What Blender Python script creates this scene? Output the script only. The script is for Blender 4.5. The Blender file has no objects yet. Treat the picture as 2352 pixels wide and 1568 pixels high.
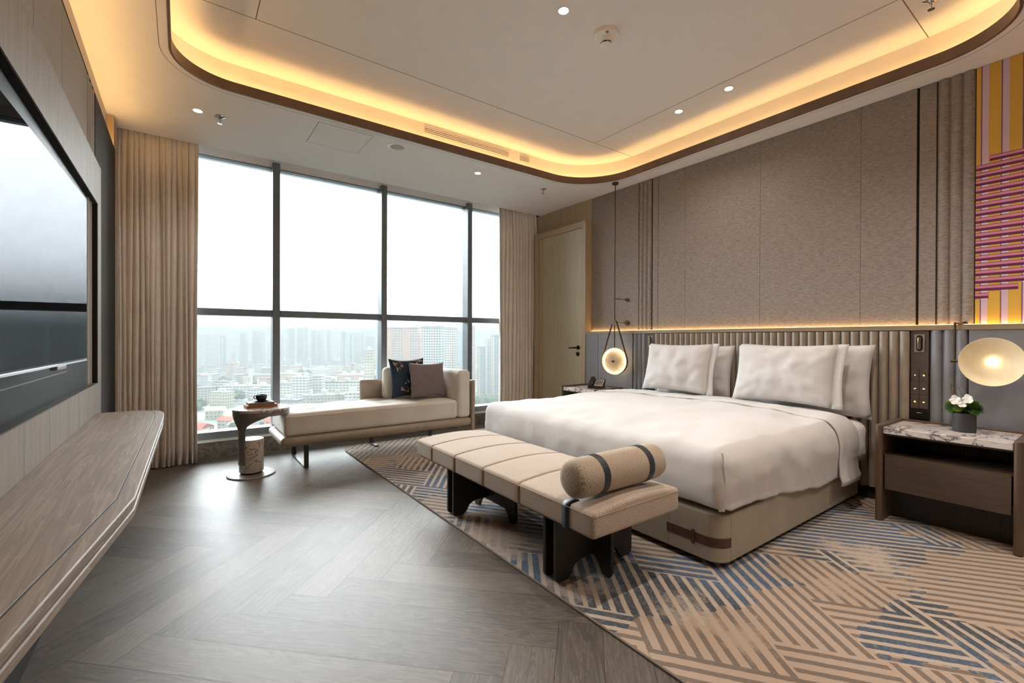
import bpy, bmesh, math, random
from mathutils import Vector, Matrix, noise
random.seed(7)
PI = math.pi
SC = bpy.context.scene
COL = SC.collection
def R(d): return math.radians(d)

# ------------------------------------------------------------------ colour / material helpers
def lin(h):
    h = h.lstrip('#')
    o = []
    for i in (0, 2, 4):
        c = int(h[i:i+2], 16) / 255
        o.append(c / 12.92 if c <= .04045 else ((c + .055) / 1.055) ** 2.4)
    return (o[0], o[1], o[2], 1)

class NT:
    def __init__(s, name):
        s.m = bpy.data.materials.new(name); s.m.use_nodes = True
        s.t = s.m.node_tree; s.t.nodes.clear()
        s.out = s.n('ShaderNodeOutputMaterial')
    def n(s, typ, **kw):
        nd = s.t.nodes.new(typ)
        for k, v in kw.items(): setattr(nd, k, v)
        return nd
    def l(s, a, b): s.t.links.new(a, b)
    def val(s, sock, v):
        if hasattr(v, 'is_linked') or isinstance(v, bpy.types.NodeSocket): s.l(v, sock)
        else: sock.default_value = v
    def math(s, op, a, b=None, c=None):
        nd = s.n('ShaderNodeMath', operation=op)
        s.val(nd.inputs[0], a)
        if b is not None: s.val(nd.inputs[1], b)
        if c is not None: s.val(nd.inputs[2], c)
        return nd.outputs[0]
    def mix(s, f, a, b):
        nd = s.n('ShaderNodeMix', data_type='RGBA')
        s.val(nd.inputs[0], f); s.val(nd.inputs[6], a); s.val(nd.inputs[7], b)
        return nd.outputs[2]
    def coord(s, kind='Object', scale=(1, 1, 1), rot=(0, 0, 0), loc=(0, 0, 0)):
        tc = s.n('ShaderNodeTexCoord'); mp = s.n('ShaderNodeMapping')
        mp.inputs['Scale'].default_value = scale; mp.inputs['Rotation'].default_value = rot; mp.inputs['Location'].default_value = loc
        s.l(tc.outputs[kind], mp.inputs[0]); return mp.outputs[0]
    def noise(s, vec, scale, detail=3, rough=.5, dist=0):
        nd = s.n('ShaderNodeTexNoise'); s.l(vec, nd.inputs['Vector'])
        nd.inputs['Scale'].default_value = scale; nd.inputs['Detail'].default_value = detail
        nd.inputs['Roughness'].default_value = rough; nd.inputs['Distortion'].default_value = dist
        return nd.outputs[0]
    def ramp(s, f, stops, interp='LINEAR'):
        nd = s.n('ShaderNodeValToRGB'); nd.color_ramp.interpolation = interp
        el = nd.color_ramp.elements
        while len(el) < len(stops): el.new(.5)
        for e, (p, c) in zip(el, stops): e.position = p; e.color = c
        s.l(f, nd.inputs[0]); return nd.outputs[0]
    def bsdf(s, col, rough=.5, metal=0, bump=None, bstr=.3, bdist=.002, **kw):
        b = s.n('ShaderNodeBsdfPrincipled')
        s.val(b.inputs['Base Color'], col); s.val(b.inputs['Roughness'], rough); b.inputs['Metallic'].default_value = metal
        for k, v in kw.items(): s.val(b.inputs[k.replace('_', ' ')], v)
        if bump is not None:
            bp = s.n('ShaderNodeBump'); bp.inputs['Strength'].default_value = bstr; bp.inputs['Distance'].default_value = bdist
            s.l(bump, bp.inputs['Height']); s.l(bp.outputs[0], b.inputs['Normal'])
        s.l(b.outputs[0], s.out.inputs[0]); return b

def plain(name, col, rough=.5, metal=0, var=.06, scale=8, bump=0, **kw):
    t = NT(name); v = t.coord(); f = t.noise(v, scale, 4)
    c = lin(col); d = tuple(x * (1 - var * 2) for x in c[:3]) + (1,); e = tuple(min(1, x * (1 + var)) for x in c[:3]) + (1,)
    cc = t.ramp(f, [(.3, d), (.7, e)])
    if bump: t.bsdf(cc, rough, metal, t.noise(v, scale * 25, 2), bump, .002, **kw)
    else: t.bsdf(cc, rough, metal, **kw)
    return t.m

def wood(name, c1, c2, along='x', rough=.45, grain=1.0, bump=.15, figure=.5):
    t = NT(name)
    sc = {'x': (.7, 14, 14), 'y': (14, .7, 14), 'z': (14, 14, .7)}[along]
    sc = tuple(q * grain for q in sc)
    v = t.coord(scale=sc)
    n1 = t.noise(v, 1.2, 5, .6, .8)
    fine = t.noise(t.coord(scale=tuple(q * (6 if q > grain else 2) for q in sc)), 1.5, 3, .7)
    w = t.math('FRACT', t.math('MULTIPLY', n1, 7.0))
    fig = t.math('MULTIPLY', t.math('POWER', w, 3.0), figure)
    f = t.math('ADD', t.math('MULTIPLY', fine, .75), t.math('MULTIPLY', fig, .35))
    col = t.ramp(f, [(.25, lin(c2)), (.75, lin(c1))])
    t.bsdf(col, rough, 0, f, bump, .001)
    return t.m

def fabric(name, c1, c2, scale=160, rough=.9, bump=.5, slub=(1, 1, 1), var=.5):
    t = NT(name)
    v = t.coord(scale=slub)
    n1 = t.noise(v, scale, 2, .6); n2 = t.noise(t.coord(), 3, 3)
    f = t.math('ADD', t.math('MULTIPLY', n1, var * 1.4), t.math('MULTIPLY', n2, 1 - var))
    col = t.ramp(f, [(.32, lin(c2)), (.68, lin(c1))])
    t.bsdf(col, rough, 0, n1, bump, .0015, Specular_IOR_Level=.25, Sheen_Weight=.15)
    return t.m

def marble(name, base, vein, scale=3.0, thin=.06, rough=.18, loc=(0, 0, 0), second=None):
    t = NT(name); v = t.coord(loc=loc, rot=(.4, .2, .7))
    n = t.noise(v, scale, 6, .62, 1.2)
    a = t.math('ABSOLUTE', t.math('SUBTRACT', n, .5))
    f = t.math('MINIMUM', t.math('DIVIDE', a, thin), 1.0)
    n2 = t.noise(v, scale * 3.1, 5, .6, 1.5)
    a2 = t.math('MINIMUM', t.math('DIVIDE', t.math('ABSOLUTE', t.math('SUBTRACT', n2, .5)), thin * .6), 1.0)
    ff = t.math('MULTIPLY', f, t.math('ADD', t.math('MULTIPLY', a2, .35), .65))
    cl = t.noise(v, scale * .7, 4)
    b = t.mix(cl, lin(base), lin(second or base))
    t.bsdf(t.mix(ff, lin(vein), b), rough)
    return t.m

def emit(name, col, strength):
    t = NT(name); e = t.n('ShaderNodeEmission'); e.inputs[0].default_value = col if len(col) == 4 else col + (1,); e.inputs[1].default_value = strength
    t.l(e.outputs[0], t.out.inputs[0]); return t.m

# ------------------------------------------------------------------ mesh builder (world coordinates)
class MB:
    def __init__(s): s.v = []; s.f = []; s.uv = {}; s.mi = {}
    def box(s, x0, x1, y0, y1, z0, z1, M=None, mi=0):
        b = len(s.v)
        P = [(x0, y0, z0), (x1, y0, z0), (x1, y1, z0), (x0, y1, z0), (x0, y0, z1), (x1, y0, z1), (x1, y1, z1), (x0, y1, z1)]
        s.v += [tuple(M @ Vector(p)) if M else p for p in P]
        for q in ((0, 3, 2, 1), (4, 5, 6, 7), (0, 1, 5, 4), (1, 2, 6, 5), (2, 3, 7, 6), (3, 0, 4, 7)):
            s.mi[len(s.f)] = mi; s.f.append(tuple(b + i for i in q))
        return s
    def prism(s, poly, a0, a1, axis='z', M=None):
        n = len(poly); b = len(s.v)
        for a in (a0, a1):
            for (p, q) in poly:
                P = {'z': (p, q, a), 'x': (a, p, q), 'y': (p, a, q)}[axis]
                s.v.append(tuple(M @ Vector(P)) if M else P)
        s.f.append(tuple(b + n - 1 - i for i in range(n))); s.f.append(tuple(b + n + i for i in range(n)))
        for i in range(n):
            j = (i + 1) % n; s.f.append((b + i, b + j, b + n + j, b + n + i))
        return s
    def grid(s, fn, nu, nv, cu=False, cv=False, uvf=None):
        b = len(s.v); U = nu if cu else nu + 1; V = nv if cv else nv + 1
        for i in range(U):
            for j in range(V): s.v.append(tuple(fn(i / nu, j / nv)))
        for i in range(nu):
            for j in range(nv):
                i2 = (i + 1) % U; j2 = (j + 1) % V
                if uvf: s.uv[len(s.f)] = [uvf(i / nu, j / nv), uvf((i + 1) / nu, j / nv), uvf((i + 1) / nu, (j + 1) / nv), uvf(i / nu, (j + 1) / nv)]
                s.f.append((b + i * V + j, b + i2 * V + j, b + i2 * V + j2, b + i * V + j2))
        return s
    def lathe(s, prof, c=(0, 0, 0), seg=32, axis='z', M=None):
        def fn(u, v):
            k = v * (len(prof) - 1); i = min(int(round(k)), len(prof) - 1)
            r, h = prof[i]; a = u * 2 * PI
            p = {'z': (r * math.cos(a), r * math.sin(a), h), 'x': (h, r * math.cos(a), r * math.sin(a)), 'y': (r * math.sin(a), h, r * math.cos(a))}[axis]
            p = Vector(p)
            if M: p = M @ p
            return p + Vector(c)
        b = len(s.v)
        s.grid(fn, seg, len(prof) - 1, cu=True)
        return s
    def cyl(s, c, r, h0, h1, axis='z', seg=24, M=None):
        return s.lathe([(1e-4, h0), (r, h0), (r, h1), (1e-4, h1)], c, seg, axis, M)
    def tube(s, pts, r, seg=8, closed=False, flat=None):
        pts = [Vector(p) for p in pts]; n = len(pts); b = len(s.v)
        prev = None
        for i, p in enumerate(pts):
            if closed: t = (pts[(i + 1) % n] - pts[i - 1]).normalized()
            else: t = (pts[min(i + 1, n - 1)] - pts[max(i - 1, 0)]).normalized()
            if prev is None:
                up = Vector((0, 0, 1)) if abs(t.z) < .9 else Vector((1, 0, 0))
            else: up = prev
            x = (up - t * up.dot(t)).normalized(); y = t.cross(x); prev = x
            for k in range(seg):
                a = 2 * PI * k / seg
                rx, ry = (r, r) if flat is None else flat
                s.v.append(tuple(p + x * (rx * math.cos(a)) + y * (ry * math.sin(a))))
        m = n if closed else n - 1
        for i in range(m):
            for k in range(seg):
                i2 = (i + 1) % n; k2 = (k + 1) % seg
                s.f.append((b + i * seg + k, b + i * seg + k2, b + i2 * seg + k2, b + i2 * seg + k))
        if not closed:
            s.f.append(tuple(b + k for k in reversed(range(seg)))); s.f.append(tuple(b + (n - 1) * seg + k for k in range(seg)))
        return s
    def rbox(s, x0, x1, y0, y1, z0, z1, r, n=(6, 6, 3), disp=None, M=None, skip=(), cs=3):
        h = Vector(((x1 - x0) / 2, (y1 - y0) / 2, (z1 - z0) / 2)); c = Vector(((x0 + x1) / 2, (y0 + y1) / 2, (z0 + z1) / 2))
        r = min(r, h.x * .98, h.y * .98, h.z * .98)
        def lines(hh, k):
            a = [-hh + r * (1 - math.cos(PI / 2 * i / cs)) * 1.0 if False else -hh + r * i / cs for i in range(cs)]
            inn = [-hh + r + (2 * hh - 2 * r) * i / k for i in range(k + 1)]
            return a + inn + [-q for q in reversed(a)]
        L = [lines(h[i], n[i]) for i in range(3)]
        vm = {}
        def V(p):
            key = tuple(round(q, 5) for q in p)
            if key in vm: return vm[key]
            P = Vector(p)
            q = Vector([max(-(h[i] - r), min(h[i] - r, P[i])) for i in range(3)])
            d = P - q
            if d.length > 1e-7:
                # even spacing round the corner
                d = Vector([math.tan(min(1, abs(e) / r) * PI / 4) * (1 if e > 0 else -1) for e in d])
                d = d.normalized() * r
            P = q + d + c
            if disp: P = Vector(disp(P))
            if M: P = M @ P
            vm[key] = len(s.v); s.v.append(tuple(P)); return vm[key]
        for ax in range(3):
            u, w = (ax + 1) % 3, (ax + 2) % 3
            for sg in (-1, 1):
                if (ax, sg) in skip: continue
                for i in range(len(L[u]) - 1):
                    for j in range(len(L[w]) - 1):
                        q = []
                        for (a, b2) in ((i, j), (i + 1, j), (i + 1, j + 1), (i, j + 1)):
                            p = [0, 0, 0]; p[ax] = sg * h[ax]; p[u] = L[u][a]; p[w] = L[w][b2]; q.append(V(p))
                        if sg < 0: q.reverse()
                        s.f.append(tuple(q))
        return s
    def rotz(s, c, a, start=0):
        M = Matrix.Translation(Vector(c)) @ Matrix.Rotation(a, 4, 'Z') @ Matrix.Translation(-Vector(c))
        s.v[start:] = [tuple(M @ Vector(p)) for p in s.v[start:]]; return s

def obj(name, mb, mats, parent=None, bevel=0, seg=2, smooth=35, sub=0, solid=0):
    me = bpy.data.meshes.new(name)
    off = Vector((0, 0, 0)); p = parent
    while p is not None: off += p.location; p = p.parent
    if parent is None:
        xs = [v[0] for v in mb.v]; ys = [v[1] for v in mb.v]; zs = [v[2] for v in mb.v]
        loc = Vector(((min(xs) + max(xs)) / 2, (min(ys) + max(ys)) / 2, min(zs)))
        if parent is None: off = loc
    me.from_pydata([tuple(Vector(v) - off) for v in mb.v], [], mb.f)
    if mb.uv:
        ul = me.uv_layers.new(name='UVMap')
        for fi, uvs in mb.uv.items():
            for li, q in zip(me.polygons[fi].loop_indices, uvs): ul.data[li].uv = q
    mats = mats if isinstance(mats, (list, tuple)) else [mats]
    for m in mats: me.materials.append(m)
    for fi, k in mb.mi.items():
        if k: me.polygons[fi].material_index = k
    bm = bmesh.new(); bm.from_mesh(me); bmesh.ops.remove_doubles(bm, verts=bm.verts, dist=1e-6)
    bmesh.ops.recalc_face_normals(bm, faces=bm.faces); bm.to_mesh(me); bm.free()
    if smooth:
        me.polygons.foreach_set('use_smooth', [True] * len(me.polygons))
        me.set_sharp_from_angle(angle=R(smooth))
    o = bpy.data.objects.new(name, me); COL.objects.link(o)
    if parent is not None: o.parent = parent
    else: o.location = off
    if solid:
        md = o.modifiers.new('thick', 'SOLIDIFY'); md.thickness = solid; md.offset = -1
    if bevel:
        md = o.modifiers.new('edge', 'BEVEL'); md.width = bevel; md.segments = seg; md.limit_method = 'ANGLE'; md.angle_limit = R(40); md.harden_normals = False
    if sub:
        md = o.modifiers.new('sub', 'SUBSURF'); md.levels = sub; md.render_levels = sub
    return o
def tag(o, label, cat, group=None, kind=None):
    o['label'] = label; o['category'] = cat
    if group: o['group'] = group
    if kind: o['kind'] = kind
    return o
def thing(name, label, cat, loc, group=None):
    o = bpy.data.objects.new(name, None); COL.objects.link(o); o.location = loc; o.empty_display_size = .05
    return tag(o, label, cat, group)
def struct(name, mb, m, parent=None, **kw):
    o = obj(name, mb, m, parent, **kw)
    if parent is None: o['kind'] = 'structure'
    return o
def sroot(name, loc=(0, 0, 0)):
    o = bpy.data.objects.new(name, None); COL.objects.link(o); o.location = loc; o['kind'] = 'structure'; return o
def copy_thing(o, dloc, label=None, mirror=False):
    r = o.copy(); COL.objects.link(r); r.location = o.location + Vector(dloc)
    def kids(a, b):
        for ch in a.children:
            c = ch.copy(); COL.objects.link(c); c.parent = b; kids(ch, c)
    kids(o, r)
    if label: r['label'] = label
    return r
def rrect(x0, x1, y0, y1, r, seg=10, sub=0):
    rr = r if isinstance(r, (list, tuple)) else [r] * 4   # corners: (x1,y1),(x0,y1),(x0,y0),(x1,y0)
    P = []
    for (cx, cy, a0), q in zip(((x1, y1, 0), (x0, y1, 90), (x0, y0, 180), (x1, y0, 270)), rr):
        sx = -1 if cx == x1 else 1; sy = -1 if cy == y1 else 1
        for i in range(seg + 1):
            a = R(a0 + 90 * i / seg); P.append((cx + sx * q + q * math.cos(a), cy + sy * q + q * math.sin(a)))
    if sub:
        Q = []
        for i, p in enumerate(P):
            n = P[(i + 1) % len(P)]; L = math.dist(p, n); k = max(1, int(L / sub))
            for j in range(k): Q.append((p[0] + (n[0] - p[0]) * j / k, p[1] + (n[1] - p[1]) * j / k))
        P = Q
    return P
def smooth01(t): t = max(0, min(1, t)); return t * t * (3 - 2 * t)
def fbm(x, y, z=0, s=1, o=3): return noise.fractal(Vector((x * s, y * s, z * s)), 1.0, 2.0, o)

# ------------------------------------------------------------------ constants of the room
ZC, ZT = 2.91, 3.15          # soffit, tray
XW, XL = 4.17, 4.06          # upper bed wall, lower (ledge) wall
YK, YG = 5.24, 5.40          # kerb front, glass
YB = -2.2

# ------------------------------------------------------------------ materials
M = {}
M['ceil'] = plain('ceiling_paint', '#F3EEEC', .85, var=.01)
M['tray'] = plain('tray_paint', '#F0EBE8', .85, var=.01)
M['bronze'] = plain('bronze_band', '#6E574B', .45, .15, var=.08)
M['gapdark'] = plain('dark_gap', '#1D1A19', .8, var=.02)
M['gapgrey'] = plain('grey_gap', '#7F766F', .8, var=.02)
M['grille_grey'] = plain('speaker_mesh', '#B9B4AE', .8, var=.02)
M['panel_brown'] = plain('dark_brown_panel', '#5A4A41', .5, var=.06, scale=60, bump=.05)
M['plaster'] = plain('wall_plaster', '#CFC3B6', .85, var=.01)
M['white_sill'] = plain('sill_stone', '#E6E4E0', .25, var=.02)
M['kerb'] = marble('grey_kerb_stone', '#6E6963', '#8E8881', 9, .05, .3, second='#55504B')
M['alu'] = plain('window_metal', '#6F787F', .4, .1, var=.03)
M['white_metal'] = plain('white_plastic', '#EDEAE4', .4, var=.02)
M['chrome'] = plain('chrome', '#D8D8D8', .12, 1, var=.02)
M['blackmetal'] = plain('black_metal', '#1B1A1A', .38, .5, var=.05)
M['darkmetal'] = plain('brushed_dark_metal', '#8E8C8A', .40, .05, var=.06)
M['gunmetal'] = plain('gunmetal', '#4E4B49', .4, .4, var=.05)
M['bronze_rod'] = plain('bronze_rod', '#5A4A3C', .35, .7, var=.05)
M['oak_door'] = wood('oak_veneer_door', '#D0C8AE', '#B0A588', 'z', .45, 1.0, .08, .4)
M['oak_frame'] = wood('oak_veneer_frame', '#CDBA9D', '#AB967A', 'z', .45, 1.2, .08, .3)
M['oak_shelf'] = wood('oak_ledge', '#B09B80', '#937C62', 'y', .45, 1.2, .08, .3)
M['grey_oak'] = wood('grey_oak_panel', '#A39789', '#7E7265', 'z', .62, 1.0, .15, .5)
M['grey_oak_top'] = wood('grey_oak_ledge', '#A39383', '#7D6F62', 'y', .55, .8, .25, .9)
M['dark_oak'] = wood('dark_oak', '#68574A', '#493B32', 'y', .5, 2.0, .3, .3)
M['dark_oak_v'] = wood('dark_oak_upright', '#775F49', '#513F32', 'z', .45, 1.6, .25, .3)
M['black_oak'] = wood('black_stained_oak', '#3C3530', '#25201D', 'z', .45, 1.5, .2, .2)
M['leather'] = plain('taupe_leather', '#A5988A', .42, var=.04, scale=14, bump=.08)
M['leather_base'] = plain('stone_leather', '#AA9E8C', .5, var=.04, scale=10, bump=.08)
M['leather_brown'] = plain('brown_leather', '#54382C', .5, var=.1, scale=20, bump=.1)
M['leather_navy'] = plain('slate_leather', '#2C323A', .45, var=.08, scale=20, bump=.1)
M['leather_chaise'] = plain('mushroom_leather', '#A79888', .45, var=.04, scale=14, bump=.08)
M['grey_panel'] = plain('grey_panel_leather', '#86858A', .55, var=.04, scale=12, bump=.06)
M['grey_fabric_left'] = fabric('grey_fabric_panel', '#A39B93', '#8D857E', 300, .9, .2)
M['black_panel'] = plain('black_panel', '#27211F', .85, var=.05, scale=60, bump=.1)
M['black_gloss'] = plain('black_gloss_panel', '#0E0D0E', .45, var=.02, Specular_IOR_Level=.12)
M['screen'] = plain('tv_glass', '#050608', .03, var=.01)
t = NT('tv_screen'); d_ = t.n('ShaderNodeBsdfDiffuse'); d_.inputs[0].default_value = (.004, .004, .005, 1); g_ = t.n('ShaderNodeBsdfGlossy'); g_.inputs[0].default_value = (.94, .95, 1, 1); g_.inputs['Roughness'].default_value = .0
mx = t.n('ShaderNodeMixShader'); mx.inputs[0].default_value = .07; t.l(d_.outputs[0], mx.inputs[1]); t.l(g_.outputs[0], mx.inputs[2]); t.l(mx.outputs[0], t.out.inputs[0]); M['screen'] = t.m
M['linen'] = fabric('white_bed_linen', '#E2DFDD', '#DAD6D3', 500, .85, .06, var=.3)
M['sheet'] = fabric('white_sheet', '#EAE5E0', '#E2DCD6', 500, .85, .06, var=.3)
M['curtain'] = fabric('beige_curtain', '#F0E8E0', '#D6C9BD', 200, .95, .4, slub=(1, 1, .25))
M['lining'] = fabric('white_curtain_lining', '#EDEBE6', '#DEDCD6', 300, .95, .1)
M['chaise_fab'] = fabric('oat_chaise_fabric', '#EFE9E1', '#CBC2B7', 260, .95, .5)
def weave(name, c1, c2, cell=(.006, .006, .006), bump=.6):
    t = NT(name); w_ = t.n('ShaderNodeTexNoise'); w_.inputs['Scale'].default_value = 40; w_.inputs['Detail'].default_value = 1
    v = t.coord(); t.l(v, w_.inputs['Vector'])
    sc = t.n('ShaderNodeVectorMath', operation='MULTIPLY_ADD'); t.l(w_.outputs['Color'], sc.inputs[0]); sc.inputs[1].default_value = (.006, .006, .006); t.l(v, sc.inputs[2])
    mp_ = t.n('ShaderNodeMapping'); mp_.inputs['Scale'].default_value = tuple(1 / q for q in cell); t.l(sc.outputs[0], mp_.inputs[0])
    ck = t.n('ShaderNodeTexChecker'); ck.inputs['Scale'].default_value = 1; t.l(mp_.outputs[0], ck.inputs[0])
    n_ = t.noise(v, 420, 2); n2_ = t.noise(v, 5, 2)
    f = t.math('ADD', t.math('ADD', t.math('MULTIPLY', ck.outputs['Fac'], .32), t.math('MULTIPLY', n_, .60)), t.math('MULTIPLY', n2_, .15))
    t.bsdf(t.ramp(f, [(.25, lin(c2)), (.72, lin(c1))]), .95, 0, f, bump, .002, Specular_IOR_Level=.15, Sheen_Weight=.15); return t.m
M['bench_fab'] = weave('woven_bench_fabric', '#D0BFAE', '#8E7C6E', (.0075, .0042, .0042))
M['bench_side'] = weave('woven_bolster_fabric', '#D0C0AC', '#7F7062', (.005, .005, .013))
M['navy'] = plain('navy_cotton', '#27374A', .85, var=.15, scale=6, bump=.1)
M['tweed'] = fabric('plum_tweed', '#8E8182', '#2A2228', 260, .95, .8, slub=(1, 1, .45), var=.85)
M['rust'] = plain('rust_print', '#C07A58', .85, var=.1)
M['palegreen'] = plain('pale_print', '#AEB5A6', .85, var=.1)
M['marble_white'] = marble('white_marble', '#E2DAD4', '#4A4545', 2.6, .012, .2, loc=(.3, .1, .7), second='#C9BDB2')
M['marble_top'] = marble('veined_marble', '#E6DED9', '#57504F', 4.5, .035, .15, second='#C4B6AE')
M['paper'] = plain('book_pages', '#CFC6B8', .9, var=.1, scale=200)
M['book_grey'] = plain('grey_book_cloth', '#8B8782', .7, var=.05)
M['book_tan'] = plain('tan_book_cloth', '#A0663F', .6, var=.08)
M['ceramic'] = plain('charcoal_glaze', '#2D2E31', .15, var=.05)
M['pot'] = plain('charcoal_pot', '#3A3A3C', .5, var=.06, bump=.1)
M['moss'] = fabric('green_moss', '#5F8A2C', '#27400F', 120, .95, .8)
M['moss_light'] = fabric('lime_moss', '#93A92E', '#5F7716', 120, .95, .8)
M['petal'] = plain('white_petal', '#F2ECE6', .6, var=.03)
M['petal_y'] = plain('cream_petal', '#E9D7A8', .6, var=.05)
M['twig'] = plain('brown_twig', '#6A5334', .8, var=.1)
M['phone'] = plain('telephone_plastic', '#2A2524', .4, var=.05)
M['keypad'] = plain('telephone_keys', '#C9C6C2', .5, var=.05)
M['icon_white'] = emit('icon_white', (.85, .85, 1.0), 1.6)
M['icon_amber'] = emit('icon_amber', (1.0, .62, .15), 2.2)
M['brass'] = plain('satin_brass', '#A08763', .3, .9, var=.05)

def linen_mat():
    t = NT('crumpled_linen'); v = t.coord(); n1 = t.noise(v, 5.5, 4, .55, .6); n2 = t.noise(v, 700, 2)
    h = t.math('ADD', n1, t.math('MULTIPLY', n2, .01))
    t.bsdf(t.mix(n2, lin('#D4D0CE'), lin('#CDC9C7')), .85, 0, h, .22, .02, Specular_IOR_Level=.2, Sheen_Weight=.1); return t.m
M['linen'] = linen_mat()
t = NT('window_glass')          # thin architectural pane
lw = t.n('ShaderNodeFresnel'); lw.inputs[0].default_value = 1.45
tr = t.n('ShaderNodeBsdfTransparent'); tr.inputs[0].default_value = (.97, .985, .985, 1)
gl = t.n('ShaderNodeBsdfGlossy'); gl.inputs['Roughness'].default_value = 0
mx = t.n('ShaderNodeMixShader'); t.l(lw.outputs[0], mx.inputs[0]); t.l(tr.outputs[0], mx.inputs[1]); t.l(gl.outputs[0], mx.inputs[2]); t.l(mx.outputs[0], t.out.inputs[0])
M['glass'] = t.m

# fabric wall: horizontal slub
t = NT('slub_wall_fabric')
v1 = t.coord(scale=(1, 1, 9)); n1 = t.noise(v1, 26, 4, .65)
n2 = t.noise(t.coord(scale=(1, 1, 5)), 90, 2, .6)
f = t.math('ADD', t.math('MULTIPLY', n1, .6), t.math('MULTIPLY', n2, .4))
t.bsdf(t.ramp(f, [(.34, lin('#766A64')), (.62, lin('#ADA199'))]), .9, 0, f, .25, .002, Specular_IOR_Level=.2)
M['wallfab'] = t.m

# herringbone oak floor
t = NT('herringbone_oak')
uv = t.n('ShaderNodeUVMap'); mp = t.n('ShaderNodeMapping'); mp.inputs['Scale'].default_value = (1.2, 9, 1); t.l(uv.outputs[0], mp.inputs[0])
n1 = t.noise(mp.outputs[0], 1.6, 5, .6, .9)
rings = t.math('POWER', t.math('FRACT', t.math('MULTIPLY', n1, 8)), 2.5)
mp2 = t.n('ShaderNodeMapping'); mp2.inputs['Scale'].default_value = (6, 90, 1); t.l(uv.outputs[0], mp2.inputs[0])
n2 = t.noise(mp2.outputs[0], 1.2, 3, .7)
at = t.n('ShaderNodeAttribute'); at.attribute_name = 'tone'
f = t.math('ADD', t.math('MULTIPLY', n2, .5), t.math('MULTIPLY', rings, .22))
f = t.math('ADD', f, t.math('MULTIPLY', at.outputs['Fac'], .30))
col = t.ramp(f, [(.2, lin('#4E4640')), (.8, lin('#7E746B'))])
t.bsdf(col, t.math('ADD', t.math('MULTIPLY', n2, .12), .40), 0, f, .22, .001, Specular_IOR_Level=.4)
M['floor'] = t.m

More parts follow.
